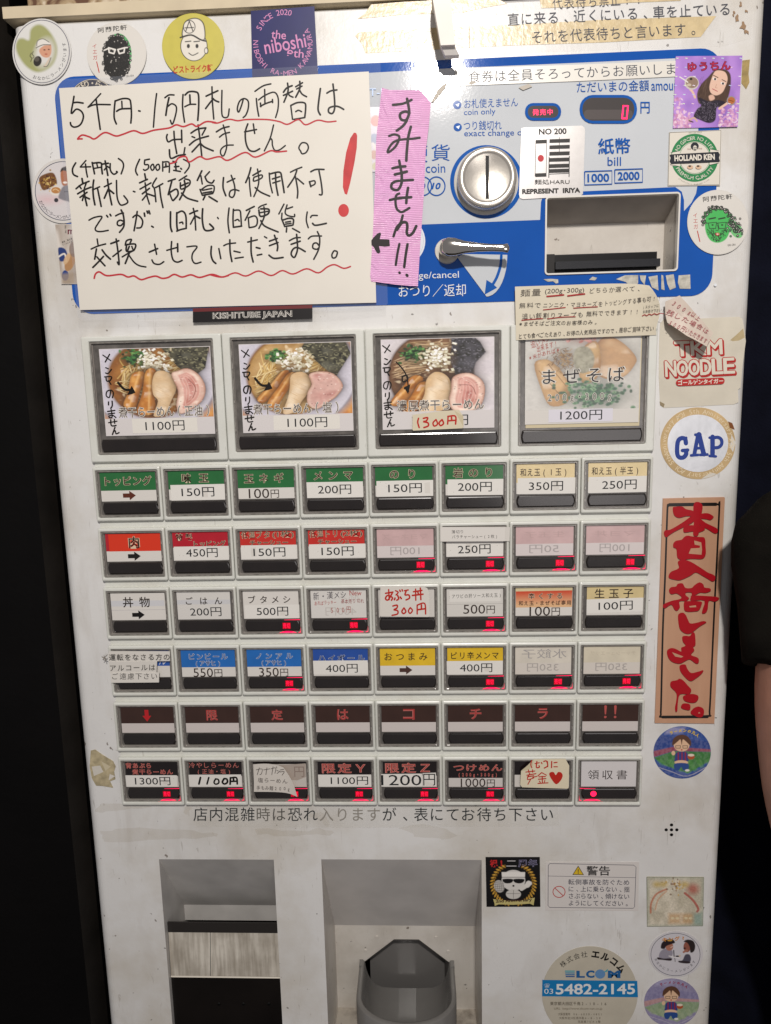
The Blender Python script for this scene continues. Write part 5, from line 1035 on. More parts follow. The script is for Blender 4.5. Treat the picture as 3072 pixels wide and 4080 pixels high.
# chibi stickers (plain cartoon boy), faded sticker, two-people sticker
def boy(im, x, y, s, pale):
    P = lambda q: [(x+a*s,y+b*s) for a,b in pp(q)]
    im.ell(x,y-.02*s,.42*s,.36*s,'#d9b494'); im.poly(P('-.5,.02 -.46,-.3 -.25,-.5 .05,-.56 .32,-.46 .5,-.2 .48,.06 .38,-.05 .2,-.22 .06,-.3 .0,-.02 -.06,-.3 -.2,-.2 -.38,-.05'),'#5a3d2e',1,1.5,True)
    for sx in (-.19,.19): im.line(P(f'{sx-.13},.03 {sx+.13},.03 {sx+.12},.16 {sx-.12},.16 {sx-.13},.03'),.028*s,'#4a3c34',smooth=False)
    im.ell(x,y+.25*s,.05*s,.05*s,'#b86a5a'); im.poly(P('-.26,.38 .26,.38 .36,.74 .3,.86 -.34,.86 -.36,.7'),'#3a3f7e',1,1.5,True)
    for q in (-.18,.02,.2): im.line(P(f'{q},.4 {q},.8'),.07*s,'#8c2a44')
    im.ell(x-.02*s,y+.92*s,.36*s,.12*s,'#dcb898'); im.poly(P('-.36,.98 .32,.98 .34,1.3 .1,1.34 -.02,1.16 -.16,1.34 -.36,1.3'),'#2c4a86',1,1.5,True); im.ell(x+.3*s,y+1.34*s,.12*s,.06*s,'#e0dcd6'); im.ell(x-.44*s,y+.42*s,.1*s,.12*s,'#d9b494'); im.ell(x+.5*s,y+.62*s,.19*s,.14*s,'#a8502c'); im.ell(x+.5*s,y+.53*s,.17*s,.07*s,'#dcd0bc')
S5 = K(2500,2800,.406831)
for T,cx,cy,rx,ry,lab,pale in ((S5,535,485,281,256,'round stadium sticker of a cartoon boy with yellow lettering below the red plaque',0),(K(2500,3600,.343337),512,1145,320,278,'round faded pastel sticker of a cartoon boy at the bottom right',1)):
    f = Flat(T); f.sheet(f.ellpts(cx,cy,rx,ry,56),mat('#4a5f8e' if not pale else '#9a92a8',.25)); im = Img.disc(cx,cy,rx*.995,ry*.995,150,'#2f4f96' if not pale else '#8f88a6'); q = lambda s_: [(cx+a*rx,cy+b*ry) for a,b in pp(s_)]
    c = ['#2b4488','#93485a','#3f7a3a','#5a9a48','#2d4a8e'] if not pale else ['#857fa2','#b58d8c','#8ca07c','#a3b08c','#8d86a8']
    im.poly(q('-1,-.7 1,-.4 1,-.1 -1,.1'),c[0],1,3); im.poly(q('-1,-.05 -.3,-.22 1,-.12 1,-.02 -.3,-.06 -1,.18'),c[1],1,3); im.poly(q('-1,.2 -.3,-.05 1,-.02 1,.3 .2,.8 -.6,.5'),c[2],1,3)
    for i in range(6): im.poly(q(f'{-.9+i*.34},.3 {-.75+i*.34},.24 {-.3+i*.3},.75 {-.45+i*.3},.8'),c[3],.5,4)
    im.poly(q('-1,.45 -.6,.5 .2,.86 1,.4 1,1 -1,1'),c[4],1,3); im.line(q('-1,.5 -.4,.72 .2,.9 1,.45'),8,'#b9b4c0',.7); im.poly(q('-.5,-.98 .1,-.95 0,-.75 -.6,-.7'),'#a8a4c4',.7,9)
    im.tex(np.ones(im.X.shape),'#20304a','#c8c4d0',30,9,a=.10); boy(im,cx-.02*rx,cy-.28*ry,.72*ry,pale); f.paint(im,painted_mat(.25)); f.arc('ラーメンの凡人',cx,cy,rx*.86,ry*.84,116,52,34,mat('#d0b23c' if not pale else '#8f3348',.4),bold=.05)
    f.build('round_sticker',lab,'sticker',group=ST)
f = Flat(S5); q = [(188,1702),(745,1705),(736,2180),(192,2186)]; f.sheet(q,mat('#b5b09a',.4),.0006); im = Img.quad(*q,120,110,'#b7b29a'); im.tex(np.ones(im.X.shape),'#b8b09c','#d2c9b6',5,3); im.tex(np.clip(np.minimum(np.minimum(im.U,1-im.U),np.minimum(im.V,1-im.V))*-12+.8,0,1),'#9aa08e','#b0b2a2',9,4); r = random.Random(3)
im.line('225,2050 230,1960 280,1870 380,1820',18,'#b5603f',.75); im.line('270,2020 300,1920 380,1840',14,'#c58a62',.6); im.line('560,1860 640,1930 690,2010 680,2040',22,'#a8443a',.8); im.ell(640,1820,55,50,'#a84a3c',.75,soft=12)
for i in range(40): im.ell(r.gauss(470,50),r.gauss(1790,35),r.uniform(4,12),r.uniform(5,14),r.choice(['#8a5a34','#d8d2c0','#c29a3c','#6a4a30']),.7)
for x in (285,350,560): im.ell(x,1775,34,26,'#bfa24a',.7,soft=8)
for x,y in ((460,2110),(590,2110)): im.poly([(x-60,y-50),(x+58,y-50),(x+58,y+48),(x-60,y+48)],'#c29a6a',.7,8); im.ell(x-20,y-5,18,12,'#dcd4b0',.6); im.ell(x+25,y-5,18,12,'#dcd4b0',.6)
im.poly('640,2060 730,2050 730,2175 640,2170','#6f9a94',.6,10); g = vnoise(im.U,im.V,60,5)-.5; im.C = np.clip(im.C*(1+.3*g[...,None]),0,1); f.paint(im,painted_mat(.4)); f.stroke(q,4,mat('#6f705c',.5),smooth=False,closed=True)
f.build('square_sticker','badly faded square sticker with worn orange arcs right of the warning label','sticker',group=ST)
S6 = K(2500,3600,.343337); f = Flat(S6); f.sheet(f.ellpts(560,585,316,268,56),mat('#c9c6c8',.25)); f.ring(556,588,285,246,5,navy); im = Img.disc(556,588,276,238,130,'#c6c3c8')
for x,sx,hair,top in ((480,1,'#241a1e','#8f8a96'),(705,-1,'#261d1c','#4b4856')):
    if sx>0: im.poly('365,590 390,545 440,520 520,545 505,620 420,640 370,630',top,1,2,True); im.ell(485,495,45,48,'#a8705c'); im.poly('385,500 400,450 450,415 520,412 550,450 500,470 450,490 430,520 395,520',hair,1,2,True); im.ell(490,425,28,9,'#c9a03c'); im.line('500,505 525,495',5,'#e0d8cf')
    else: im.poly('640,650 670,590 720,590 735,650 700,690 600,680',top,1,2,True); im.ell(690,500,42,62,'#8d5446'); im.poly('650,440 690,415 760,430 785,490 770,550 730,565 720,500 690,450',hair,1,2,True); im.ell(662,515,14,9,'#2a1214'); im.line('650,560 690,540',22,'#a06a58')
im.poly('350,620 420,635 510,630 500,660 400,650 350,645','#2c2226',1,2,True); im.poly('600,660 720,670 710,692 600,680','#2c2226',1,2,True); im.line('480,605 600,630',9,'#e0dcda'); im.line('548,630 552,670',7,'#3a3438'); im.line('535,540 540,610',11,'#2b1f2c'); im.ell(580,608,26,9,'#2b2228'); im.ell(605,602,12,12,'#c9b9a4'); f.paint(im)
f.arc('ゃング?',556,588,210,205,128,66,50,mat('#bf8038',.4)) if 0 else f.row('キング?',395,420,680,395,50,mat('#c07f36',.4),bold=.04)
f.arc('おなかにラーメンがいます',556,580,240,200,200,332,36,mat('#33313a',.5),inward=True)
f.build('round_sticker','round sticker of two dark-haired people eating at a small table','sticker',group=ST)
# black square: stand-in face in a gold wreath
S7 = K(1900,3300,.480192); f = Flat(S7); q = [(72,238),(522,238),(527,650),(80,650)]; f.sheet(q,mat('#0f0d0e',.3)); im = Img.quad(*q,130,120,'#121011')
for sx in (-1,1):
    for i in range(17):
        a = math.radians(-62+i*8.6); x,y = 303+sx*176*math.cos(a),462-168*math.sin(-a) ; im.ell(x,y,20,7,'#c79a3e',1,sx*(math.degrees(a)+30)); im.ell(x-sx*12,y,14,5,'#8f6a24',1,sx*(math.degrees(a)-30))
im.ell(303,430,98,86,'#cfcbc6'); im.poly('205,362 400,362 398,402 208,402','#e0dcd6',1,1); im.line('205,404 400,404',4,'#3a3634'); im.poly('216,420 296,420 290,448 250,456 222,446',"#141112",1,1,True); im.poly('306,420 390,420 384,446 350,456 312,446',"#141112",1,1,True); im.ell(303,476,9,8,'#141112'); im.ell(303,545,62,40,'#c4c0ba'); im.line('250,540 356,540',3,'#4a4644'); im.line('303,512 303,580',3,'#4a4644'); im.ell(185,480,42,52,'#b9b5b0',1,-20)
for i in range(5): im.line([(150+i*16,440),(160+i*16,525)],2.5,'#55514e'); im.line([(146,446+i*18),(226,440+i*18)],2.5,'#55514e')
im.line('370,500 440,455',34,'#d2cec8'); im.ell(424,462,22,30,'#d9d5cf',1,25); f.paint(im,painted_mat(.3)); f.lay(2)
f.row('祝!',108,292,235,285,62,mat('#b52b2b',.4),bold=.05,fill=1.0); f.text('二',286,290,84,48,mat('#c9c5c6',.4)); f.row('周年',334,290,504,286,62,mat('#8d88a6',.4),bold=.04); f.row('周年',334,290,504,286,62,mat('#17141a',.4),bold=.0)
f.poly('134,584 240,596 303,600 380,594 480,572 472,620 470,636 440,622 303,632 180,628 148,642 146,622',mat('#b9ad72',.4)); f.text('2nd Anniversary',306,599,300,34,mat('#3a1c1c',.4),ang=2.5,bold=.03); 
f.build('square_sticker','black square sticker with a gold wreath round a white face in sunglasses','sticker',group=ST)
# warning label
f = Flat(S7); f.sheet([(570,280),(1345,278),(1338,684),(568,680)], mat('#cdc8c4',.35)); k = mat('#3a3838',.45); k2 = mat('#3d3d4e',.45)
f.stroke([(606,291),(1300,304),(1320,320),(1308,650),(1296,662),(604,655),(590,640),(592,305)],4,k2,smooth=False,closed=True); f.stroke('594,394 1318,408',3,k2,smooth=False); f.poly('840,308 888,386 792,384',mat('#2b2724',.4)); f.poly('840,318 880,381 800,379',mat('#cfae2a',.4)); f.text('!',840,356,7,40,k,bold=.05); f.text('警告',1006,350,196,80,k,bold=.015)
f.ring(681,525,50,46,6,mat('#b23a36',.4)); f.stroke('648,494 714,556',6,mat('#b23a36',.4),smooth=False)
for i,t in enumerate(('転倒事故を防ぐため','に、上に乗らない、揺','さぶらない、傾けない','ようにしてください。')): f.row(t,755,446+i*58-3,1268,448+i*58,50,k2,fill=.98)
f.build('warning_label','white bordered warning label with a yellow triangle near the bottom right','label',group=ST)
# round maker's sticker
f = Flat(S7); f.sheet(f.ellpts(937,1370,397,392,80), mat('#b9b2a2',.45,noise=.08,nscale=60)); k = mat('#1f1d1c',.45)
f.poly([(543,1256),(1330,1264),(1336,1400),(541,1392)],mat('#1b74ad',.4)); f.arc('株式会社',937,1372,338,330,131,98,54,k); f.arc('エルコム',937,1372,338,330,82,40,70,k,bold=.05); bl = mat('#22598f',.4)
for i in range(4): f.poly([(730+i*2,1178+i*15),(812,1178+i*15),(810,1187+i*15),(730+i*2,1187+i*15)],mat(('#2a9aa8','#2a86a8','#2468a0','#22528f')[i],.4))
f.text('L',860,1208,70,58,bl,bold=.05); f.text('C',940,1207,70,62,bl,bold=.05); f.disc(1022,1206,42,38,mat('#5f86b0',.4)); f.poly('1050,1192 1088,1162 1080,1186',mat('#2a9aa8',.4)); f.text('M',1138,1208,104,62,bl,bold=.06); w_ = mat('#d9dcdc',.4)
f.text('5482-2145',982,1330,658,88,w_,ang=.2,bold=.02); f.text('03',595,1348,74,42,w_); f.text('☎',580,1300,46,32,w_); t2 = mat('#5e564b',.5); f.row('東京都大田区千鳥2-10-16',606,1450,1082,1452,32,t2,fill=.98); f.text('URL  http://www.elcom-net.co.jp',840,1494,400,24,mat('#8a8070',.5)); f.row('大阪営業所 06-6838-4851',672,1538,1042,1538,24,mat('#766c5e',.5)); f.row('大阪市淀川区西中島6-8-20',680,1570,1030,1570,23,mat('#766c5e',.5)); f.row('花島第7ビル2階',836,1600,1026,1600,22,mat('#766c5e',.5))
f.build('round_sticker','large round beige sticker with a blue band and a telephone number','sticker',group=ST)
# ---- labels stuck over buttons (front of the button frames, y = 0)
def note(T, pts, m='#d6d1c2', y=-.0004, r=None, bend=None, thick=.0003):
    f = Flat(T, y, bend=bend); f.sheet(pts, mat(m,.4), thick); return f
hr_ = mat('#b3291f',.45)
T = K(1430,1250,.480192,0); f = note(T,[(446,846),(440,840),(700,806),(830,798),(866,850),(868,940),(858,950),(640,960),(450,970),(444,960)],'#cfc5ac',y=-.0002); f.poly('790,802 866,850 868,940',mat('#c2b698',.35)); f.hand('495,868 488,900 500,944;535,868 570,862 560,888 535,895 572,905 575,930 540,944;640,878 615,905 625,932 652,915 640,878;690,878 665,905 678,928 702,910 690,878;740,850 736,915;738,852 800,850 802,915;768,860 770,884;742,888 798,884',14,hr_)
f.build('price_label','cream handwritten red price label on the third picture button','label',group='handwritten labels on buttons')
T = K(1450,2300,.420168,0); f = note(T,[(166,85),(560,85),(600,100),(618,140),(622,366),(612,374),(160,370),(152,360),(156,95)],'#d3cec6'); f.hand('205,150 275,138;235,115 240,210;268,150 230,212 205,200 225,170 270,190 262,215;300,125 325,140 305,165;320,170 330,200 312,215;295,195 290,210;345,185 355,200;340,120 345,132;362,115 366,128;385,125 420,118;400,130 390,165 425,165 432,195 400,212;470,135 550,122;460,170 560,158;490,110 492,215;535,100 540,210;512,140 518,160',15,hr_); f.hand('275,270 315,262 312,290 285,305 320,315 318,345 268,358;380,288 360,320 375,342 398,322 380,288;440,285 422,316 438,340 460,312 440,285;505,262 505,345;505,262 575,245 585,345;545,260 545,298;510,305 575,296',15,hr_)
f.build('price_label','white sticker with bold red handwriting in the middle of the third small row','label',group='handwritten labels on buttons')
T = K(2000,2780,.420168,0); f = note(T,[(180,690),(240,640),(300,580),(600,575),(636,640),(630,850),(618,858),(190,845),(172,820)],'#d6ccb2'); f.poly('180,690 240,640 300,580 290,640 250,680',mat('#c6bb9c',.35)); f.hand('280,592 272,630 282,660;330,600 325,655 352,655 350,640;312,620 352,612;372,610 378,620;395,600 420,596 432,640 400,662;430,600 432,650;470,600 468,658;492,612 520,608;490,650 524,650',11,hr_); f.hand('225,700 310,690;250,680 255,705;288,678 290,702;235,730 320,715;262,712 240,770 300,755;240,745 300,735;270,770 245,815;290,750 330,740;375,705 340,735;375,705 420,730;350,745 410,742;345,768 415,762;380,740 382,800;355,785 362,800;405,780 400,796;340,808 435,802',10,hr_); f.poly('512,815 470,770 446,720 462,700 490,702 508,728 530,700 560,705 574,735 555,780',hr_,True)
f.build('price_label','cream sticker with red handwriting and a red heart in the bottom row','label',group='handwritten labels on buttons')
T = K(950,2780,.420168,0); bd = lambda V: -.006*np.clip((V[:,0]-V[:,0].min()-.024)/.018,0,1)**2
f = Flat(T,-.0003); f.k = 10; gx,gy = 16,10
def np3(u,v):
    x = (150*(1-u)+425*u)*(1-v)+(148*(1-u)+562*u)*v+22*u**3*math.sin(PI*v); y = (628+(28*u**3-8*math.sin(PI*u)))*(1-v)+(889+34*u**4)*v; return x,y
f.add([np3(i/gx,j/gy) for j in range(gy+1) for i in range(gx+1)], [(j*(gx+1)+i,j*(gx+1)+i+1,(j+1)*(gx+1)+i+1,(j+1)*(gx+1)+i) for j in range(gy) for i in range(gx)], mat('#cdc7bf',.4)); f.lay(8); pn = mat('#5c5553',.5); f.hand('170,680 225,672 220,715 205,725;200,660 180,725;240,680 300,670;272,660 262,725;310,670 355,662 348,712;330,650 318,725;362,650 366,660;365,685 380,690;368,715 395,690;400,680 430,676;395,700 436,696 415,730',6,pn); f.row('塩らーめん',180,775,470,790,50,pn,jit=.04); f.row('手もみ麺200g',170,850,500,860,44,pn,jit=.04)
f.bend = bd; f.build('paper_label','peeling white pencil-written paper label in the bottom row','label',group='handwritten labels on buttons')
T = K(1430,1800,.420168,0); f = note(T,[(772,712),(1432,712),(1428,846),(772,850)],'#d6d2cc'); f.row('薄切り',876,760,996,756,36,mat('#3a3736',.45)); f.row('バラチャーシュー(2枚)',880,806,1322,800,38,mat('#3a3736',.45)); f.poly([(1384,713),(1431,713),(1428,845),(1382,846)],mat('#cfcbc4',.25))
f.build('printed_label','white printed two-line label taped across the top of a sold-out button','label',group='paper labels on buttons')
T = K(350,2300,.420168,0); f = Flat(T,-.0002); tk = mat('#494643',.5)
f.sheet([(206,698),(780,700),(780,792),(200,800),(190,750)],mat('#d3cfc8',.4)); f.sheet([(205,798),(660,792),(654,894),(650,905),(214,905)],mat('#d0ccc5',.4)); f.sheet([(218,902),(680,898),(678,992),(228,996)],mat('#d5d1ca',.4)); f.row('運転をなさる方の',200,756,788,752,66,tk); f.row('アルコールは',206,858,652,850,66,tk); f.row('ご遠慮下さい',228,936,672,934,66,tk); f.hand('140,750 185,770;150,775 190,730;160,740 175,790',8,mat('#7d776e',.6))
f.build('paper_label','three cut paper strips of a drivers-and-alcohol warning at the left of the fifth small row','label',group='paper labels on buttons')
# ---- long handwritten note with curled corner
T = K(2000,1100,.643457,0); U = K(2040,1130,.264106,0)
def curl(V):
    t = np.clip((V[:,0]-V[:,0].min()-.070)/.040,0,1); zz = (V[:,2]-V[:,2].min())/(V[:,2].max()-V[:,2].min()); return -.012*t**2*np.clip(zz*1.2,0,1)
f = Flat(T,-.0004,bend=curl); gx,gy = 26,10
def npt(u,v): 
    top = (80+u*(900-80), 66-u*28); bot = (86+u*(955-86), 397-u*32); rgt = 40*math.sin(PI*min(1,v*1.15))*u**5
    return (top[0]*(1-v)+bot[0]*v+rgt, top[1]*(1-v)+bot[1]*v+ (26*u**9*(1-v)**2))
f.k = 5; f.add([npt(i/gx,j/gy) for j in range(gy+1) for i in range(gx+1)], [(j*(gx+1)+i,j*(gx+1)+i+1,(j+1)*(gx+1)+i+1,(j+1)*(gx+1)+i) for j in range(gy) for i in range(gx)], mat('#d2c9b4',.45,noise=.06,nscale=30)); f.lay(10); pen = mat('#47413c',.5); rdl = mat('#9e2526',.5)
f.T = U; f.row('麺量',120,150,450,135,120,pen,shear=.13,jit=.03); f.text('(200g･300g)',790,118,590,90,pen,ang=2,shear=.1); f.row('どちらか選べて、',1150,110,1950,82,92,pen,shear=.13,jit=.05)
f.row('無料で',100,340,440,325,92,pen,shear=.13,jit=.04); f.row('ニンニク・マヨネーズを',460,330,1370,310,86,pen,shear=.13,jit=.04); f.row('トッピングする事も可!!',1385,305,2215,235,88,pen,shear=.13,jit=.04)
f.row('追い飯割りスープも',145,500,1080,470,96,pen,shear=.13,jit=.04); f.row('無料でできます!!',1110,462,1925,425,90,pen,shear=.13,jit=.04); f.row('(スタッフに',1950,368,2180,345,50,pen,shear=.13,jit=.05); f.row('お声掛け下さい)',1955,434,2262,410,54,pen,shear=.13,jit=.05)
f.row('※まぜそばご注文のお客様のみ。',85,612,1300,585,76,pen,shear=.13,jit=.04); f.row('とても食べごたえあり、お得の人気商品ですので、是非ご賞味下さい。',90,800,2200,672,84,pen,shear=.13,jit=.04,fill=1.0)
for s in ('525,195 650,185 775,172','838,188 960,172 1090,158'): f.stroke(s,22,rdl)
for s in ('470,398 640,380 800,362','925,372 1100,360 1285,352','145,555 300,540 460,530','535,535 740,508 950,502'): f.stroke(s,13,rdl)
f.stroke('1952,492 1985,474 2012,490 2050,468 2085,482 2120,462 2160,476 2200,458 2250,468',12,rdl)
f.build('handwritten_note','long cream handwritten note with red underlines and a curled right corner','notice',group='paper notices on the machine')
T = K(2400,1150,.348139)
f = Flat(T,-.001,bend=lambda V: -.010*np.clip((V[:,2].max()-.012-V[:,2])/.03,0,1)+ -.004*np.sin(np.clip((V[:,0]-V[:,0].min())/.03,0,1)*PI)); f.k = 4
gx,gy = 12,10; cs_ = [np.array(p,float) for p in ((690,175),(838,95),(1205,520),(1090,685))]; c4 = np.array((690,375.))
def np2(u,v): 
    a = cs_[0]*(1-u)+cs_[1]*u; b_ = c4*(1-u)**1.5+cs_[2]*(1-(1-u)**1.5); b_ = (c4*(1-u)+cs_[2]*u) if 0 else (np.array((690,390.))*(1-u)+np.array((1205,520.))*u)
    P_ = [np.array(p,float) for p in ((690,160),(835,97),(1010,300),(1205,520))]; Q_ = [np.array(p,float) for p in ((690,300),(700,400),(880,560),(1100,680))]
    t = u*3; i = min(2,int(t)); g_ = t-i; A_ = P_[i]*(1-g_)+P_[i+1]*g_; B_ = Q_[i]*(1-g_)+Q_[i+1]*g_; return tuple(A_*(1-v)+B_*v)
f.add([np2(i/gx,j/gy) for j in range(gy+1) for i in range(gx+1)], [(j*(gx+1)+i,j*(gx+1)+i+1,(j+1)*(gx+1)+i+1,(j+1)*(gx+1)+i) for j in range(gy) for i in range(gx)], mat('#cdbfb2',.45,noise=.12,nscale=60)); f.lay(26); rp = mat('#a5585c',.5)
f.row('300g以上',750,170,1060,370,70,rp,shear=.13,jit=.05); f.row('残した場合は',700,275,1150,520,76,rp,shear=.13,jit=.05); f.row('500円いただきます!',705,400,1150,650,74,rp,shear=.13,jit=.05)
f.build('handwritten_note','small peeling paper scrap with pink handwriting hanging over the red-lettered sticker','notice',group='paper notices on the machine')
# ---- laminated hand-lettered notice
nb = lambda V: -.0012*np.sin(np.clip((V[:,0]-V[:,0].min())/.22,0,1)*PI)*.6
f = Flat(D(.0014),.0014); YS = .0014
f.sheet([(128,191),(470,172),(797,155),(806,410),(813,654),(480,662),(173,670),(150,430)], mat('#d9d4ca',.42,noise=.05,nscale=14),.0004)
def hw(x0,y0,k,w_,s,m=None):
    k0 = f.k; f.T = K(x0,y0,k,YS); f.hand(s,w_,m or mk); f.T = D(YS); f.k = k0
mk = mat('#1d1a19',.5); rw = mat('#b5303a',.5)
hw(260,320,.360144,20,'100,180 90,240 70,370 125,322 180,345 204,400 185,470 150,508 100,520 68,500 60,470;95,250 140,246 200,255;395,150 340,210 255,300;255,300 330,272 500,272;345,215 360,330 390,545;555,230 545,330 545,420 568,485;560,230 640,205 710,212 728,260 735,380 728,475;628,235 632,310;572,345 620,320 720,315;815,340 830,344;1013,150 995,300 978,520;1105,195 1150,165 1205,165;1150,195 1130,290 1115,390;1140,290 1180,262 1225,285 1232,340 1205,450 1183,488 1165,445;1305,160 1300,300 1322,465;1328,165 1370,130 1440,130 1475,160 1478,300 1468,445;1380,165 1385,265;1325,295 1380,270 1445,268;1560,178 1620,150 1690,118;1625,75 1630,240 1645,430;1640,205 1600,255 1555,315;1625,200 1665,228 1700,242')
hw(840,300,.360144,20,'125,170 122,400 140,465 190,460 205,375;360,270 340,340 310,410 295,370 320,290 370,260 415,290 415,370 390,440 360,470;490,180 580,120 665,98;505,260 515,360 532,455;530,275 600,225 700,190 745,250 745,370 718,470;597,160 600,310;550,345 610,315 685,290;550,310 555,350;683,270 685,305;850,90 855,180 810,300;805,190 840,145 900,118;805,225 850,205 905,178;855,190 870,225 910,245;985,70 985,150 940,245;940,130 1015,85;950,155 1010,122;980,160 1010,210 1060,240;885,335 905,490;890,335 960,305 1040,310 1050,370 1040,470;940,405 970,390 1005,405;920,490 1040,470;1213,150 1190,330 1190,395 1212,440;1285,200 1330,175 1395,165;1352,100 1368,250 1370,370 1345,425 1305,410 1310,365 1370,345 1420,352 1470,380')
hw(640,480,.420168,17,'65,135 58,165 75,205 120,185 200,180;128,105 135,200 155,315;200,95 203,210;85,280 98,360 170,335 235,325;232,260 222,320;290,122 350,85 430,72;300,155 325,165;430,75 395,140;275,235 340,185 455,150;357,45 375,180 392,340;370,225 300,300;385,225 420,255 500,290;530,110 590,75 650,60;560,160 600,130 655,115;595,45 620,140 628,250 600,335 572,320 575,275 620,240 690,235;798,110 910,88;828,35 805,110 810,210 840,280 890,295 940,270;880,35 893,125;1072,45 1040,170 985,290;1000,260 1040,180 1058,190 1062,240 1085,285 1130,280 1183,240;1330,295 1312,260 1340,215 1385,220 1402,260 1380,305 1345,318 1330,300')
hw(270,620,.312125,23,'105,95 65,170 75,240 128,270;235,65 165,145;165,148 295,145;230,110 240,200 255,275;315,90 345,235;320,100 425,95 435,160 445,235;375,110 385,150;345,165 430,150;450,110 520,100;480,70 515,255;505,140 470,185;510,140 545,165;545,105 548,190 590,240 635,215 625,205;650,40 700,80 715,140 685,235;920,50 880,140 870,200 893,250;985,60 1045,48;985,65 985,115 1030,120 1030,165 990,190 970,180;1075,120 1060,150 1080,190 1105,165 1095,115 1075,120;1140,120 1125,150 1145,190 1175,165 1165,115 1140,120;1215,80 1215,200;1220,85 1290,85 1300,150 1298,215;1255,105 1255,145;1235,150 1280,140;1345,75 1390,85;1375,80 1385,185;1365,145 1420,140;1355,190 1440,205;1445,165 1455,175;1480,50 1545,90 1550,150 1495,225')
hw(270,620,.312125,24,'185,295 195,350;110,425 180,370 275,330;150,385 175,425;240,350 215,420;130,490 215,440 300,405;160,535 250,470;210,440 225,540 248,640;205,520 190,575;205,520 280,555;335,315 325,400 330,520 350,630;320,440 410,400;385,430 430,650;470,400 560,355;510,305 535,480 565,630;520,430 470,545;535,440 590,485;625,320 630,500 650,590 690,635 770,595 720,515;840,458 860,465;985,235 1000,310;920,350 1020,305;925,430 1065,350;990,350 1010,500 1045,620;955,490 1045,420;1010,500 955,570;1020,490 1110,520;1135,290 1085,380 1110,430 1128,590;1125,410 1215,360;1175,400 1190,530 1218,665;1285,330 1375,300;1330,330 1285,500;1300,470 1320,530 1340,575;1310,470 1390,430 1410,500 1350,575;1425,320 1520,260;1440,350 1450,430 1550,380 1560,320 1500,300;1445,390 1540,350;1490,320 1500,420 1430,565;1455,480 1530,545 1660,585')
hw(740,640,.360144,20,'180,115 130,220;170,170 185,260;265,125 215,180;215,180 240,230 290,250 315,220;160,320 185,385;165,330 240,280 310,280 315,330 300,365;190,330 290,310;195,360 290,345;190,385 300,365;215,395 195,435;260,400 350,455;420,190 415,300 445,390;460,240 545,200;505,165 540,270 545,360 520,408 485,390 495,340 540,322 590,335;722,80 700,160 665,245;705,190 710,290 722,395;745,165 830,115;755,190 755,230 840,195 840,160 760,185;795,95 810,200 800,290 755,400;770,300 830,350 930,395;925,140 935,250 960,358;930,150 1040,130 1065,200 1090,355;995,150 1000,260 1022,385;960,205 1040,180;965,250 1045,225;1160,130 1220,100 1285,75;1230,110 1200,190 1130,295;1215,180 1240,330 1235,415;1235,200 1305,260;1385,125 1440,100 1530,100;1475,115 1500,250 1510,370 1480,378;1370,235 1385,290;1375,235 1425,225 1430,260 1385,285')
hw(340,820,.312125,24,'50,185 120,150 215,140 170,220 130,290 150,325 210,330 295,315;275,125 290,145;318,110 330,130;390,130 440,105 490,95;460,55 490,130 495,260 440,340;490,200 450,185 415,205 415,245 455,255 490,220;610,150 650,120 700,140 735,200 715,275 660,285;665,75 650,180 625,320;755,95 762,135;790,70 800,95;815,65 828,105;850,262 870,275;1090,80 1090,260 1108,330;1170,90 1170,240 1180,320;1175,95 1240,70 1285,130 1290,290;1205,220 1240,210 1248,232;1170,325 1220,305 1290,290;1335,105 1400,75 1435,65;1380,35 1400,130 1412,310;1395,140 1345,235;1405,130 1465,160;1500,40 1495,170 1515,290 1560,320 1640,295 1590,235')
hw(840,800,.312125,23,'88,215 98,230;235,95 220,260 238,410;290,110 285,230 290,340;290,125 370,125 385,200 392,320;310,255 345,240 365,260;290,340 395,325;455,125 555,75;500,130 440,250;480,220 490,340;480,220 560,195 595,240 580,320 495,345;610,95 640,70 710,45;615,120 635,200 730,170 740,110 640,105;625,155 735,135;680,80 685,200 615,355;640,255 690,325 860,400;935,45 870,170;910,160 905,230;975,55 950,150 985,190 1065,205 1070,175;1045,80 975,105;905,230 945,330;930,245 1000,225 1055,240 1050,310;955,275 1020,265;955,300 1025,290;945,330 1040,315;970,350 965,400;1045,355 1135,405;1232,145 1220,250 1245,345;1275,215 1295,190 1360,190;1300,290 1340,315 1475,290')
hw(340,930,.348139,21,'138,65 148,130;70,180 150,145 235,122;130,180 110,295;195,190 240,250 290,295;210,265 160,320 90,390;135,270 180,320 228,372;295,118 385,85;355,65 375,200 390,355 370,330;318,265 415,190;460,135 475,85 530,70 515,110;470,130 575,125 555,195 475,205 475,135;505,150 490,190;535,150 545,180;425,270 500,225 560,195;510,210 490,270 460,345;505,255 560,330 620,370 695,385;735,215 830,175;795,125 818,240;765,305 790,345 850,355 900,325;935,195 1060,160;990,95 985,200 1005,300 1055,330 1110,310;1058,120 1060,210;1165,155 1280,150 1230,230 1225,300 1260,345 1325,330;1445,150 1440,240 1460,310 1495,345;1530,175 1552,290')
hw(840,920,.360144,20,'145,165 190,145 275,135;212,100 215,230 235,340;258,225 325,240;270,305 360,292;410,125 515,100;448,75 448,240 470,345;505,185 545,195;515,270 565,260;595,65 620,80;650,115 735,85;650,165 745,130;705,50 740,160 735,220;645,270 700,305 800,295;870,110 930,80 990,75;890,150 990,115;950,40 960,160 955,230 925,295 890,260 910,205 960,185 1045,230;1080,90 1120,60 1225,58;1180,10 1205,80 1195,200 1140,315;1195,190 1170,205 1130,190 1135,145 1170,135 1195,160;1360,225 1340,265 1350,300 1385,290 1400,235 1370,220')
f.k += 2
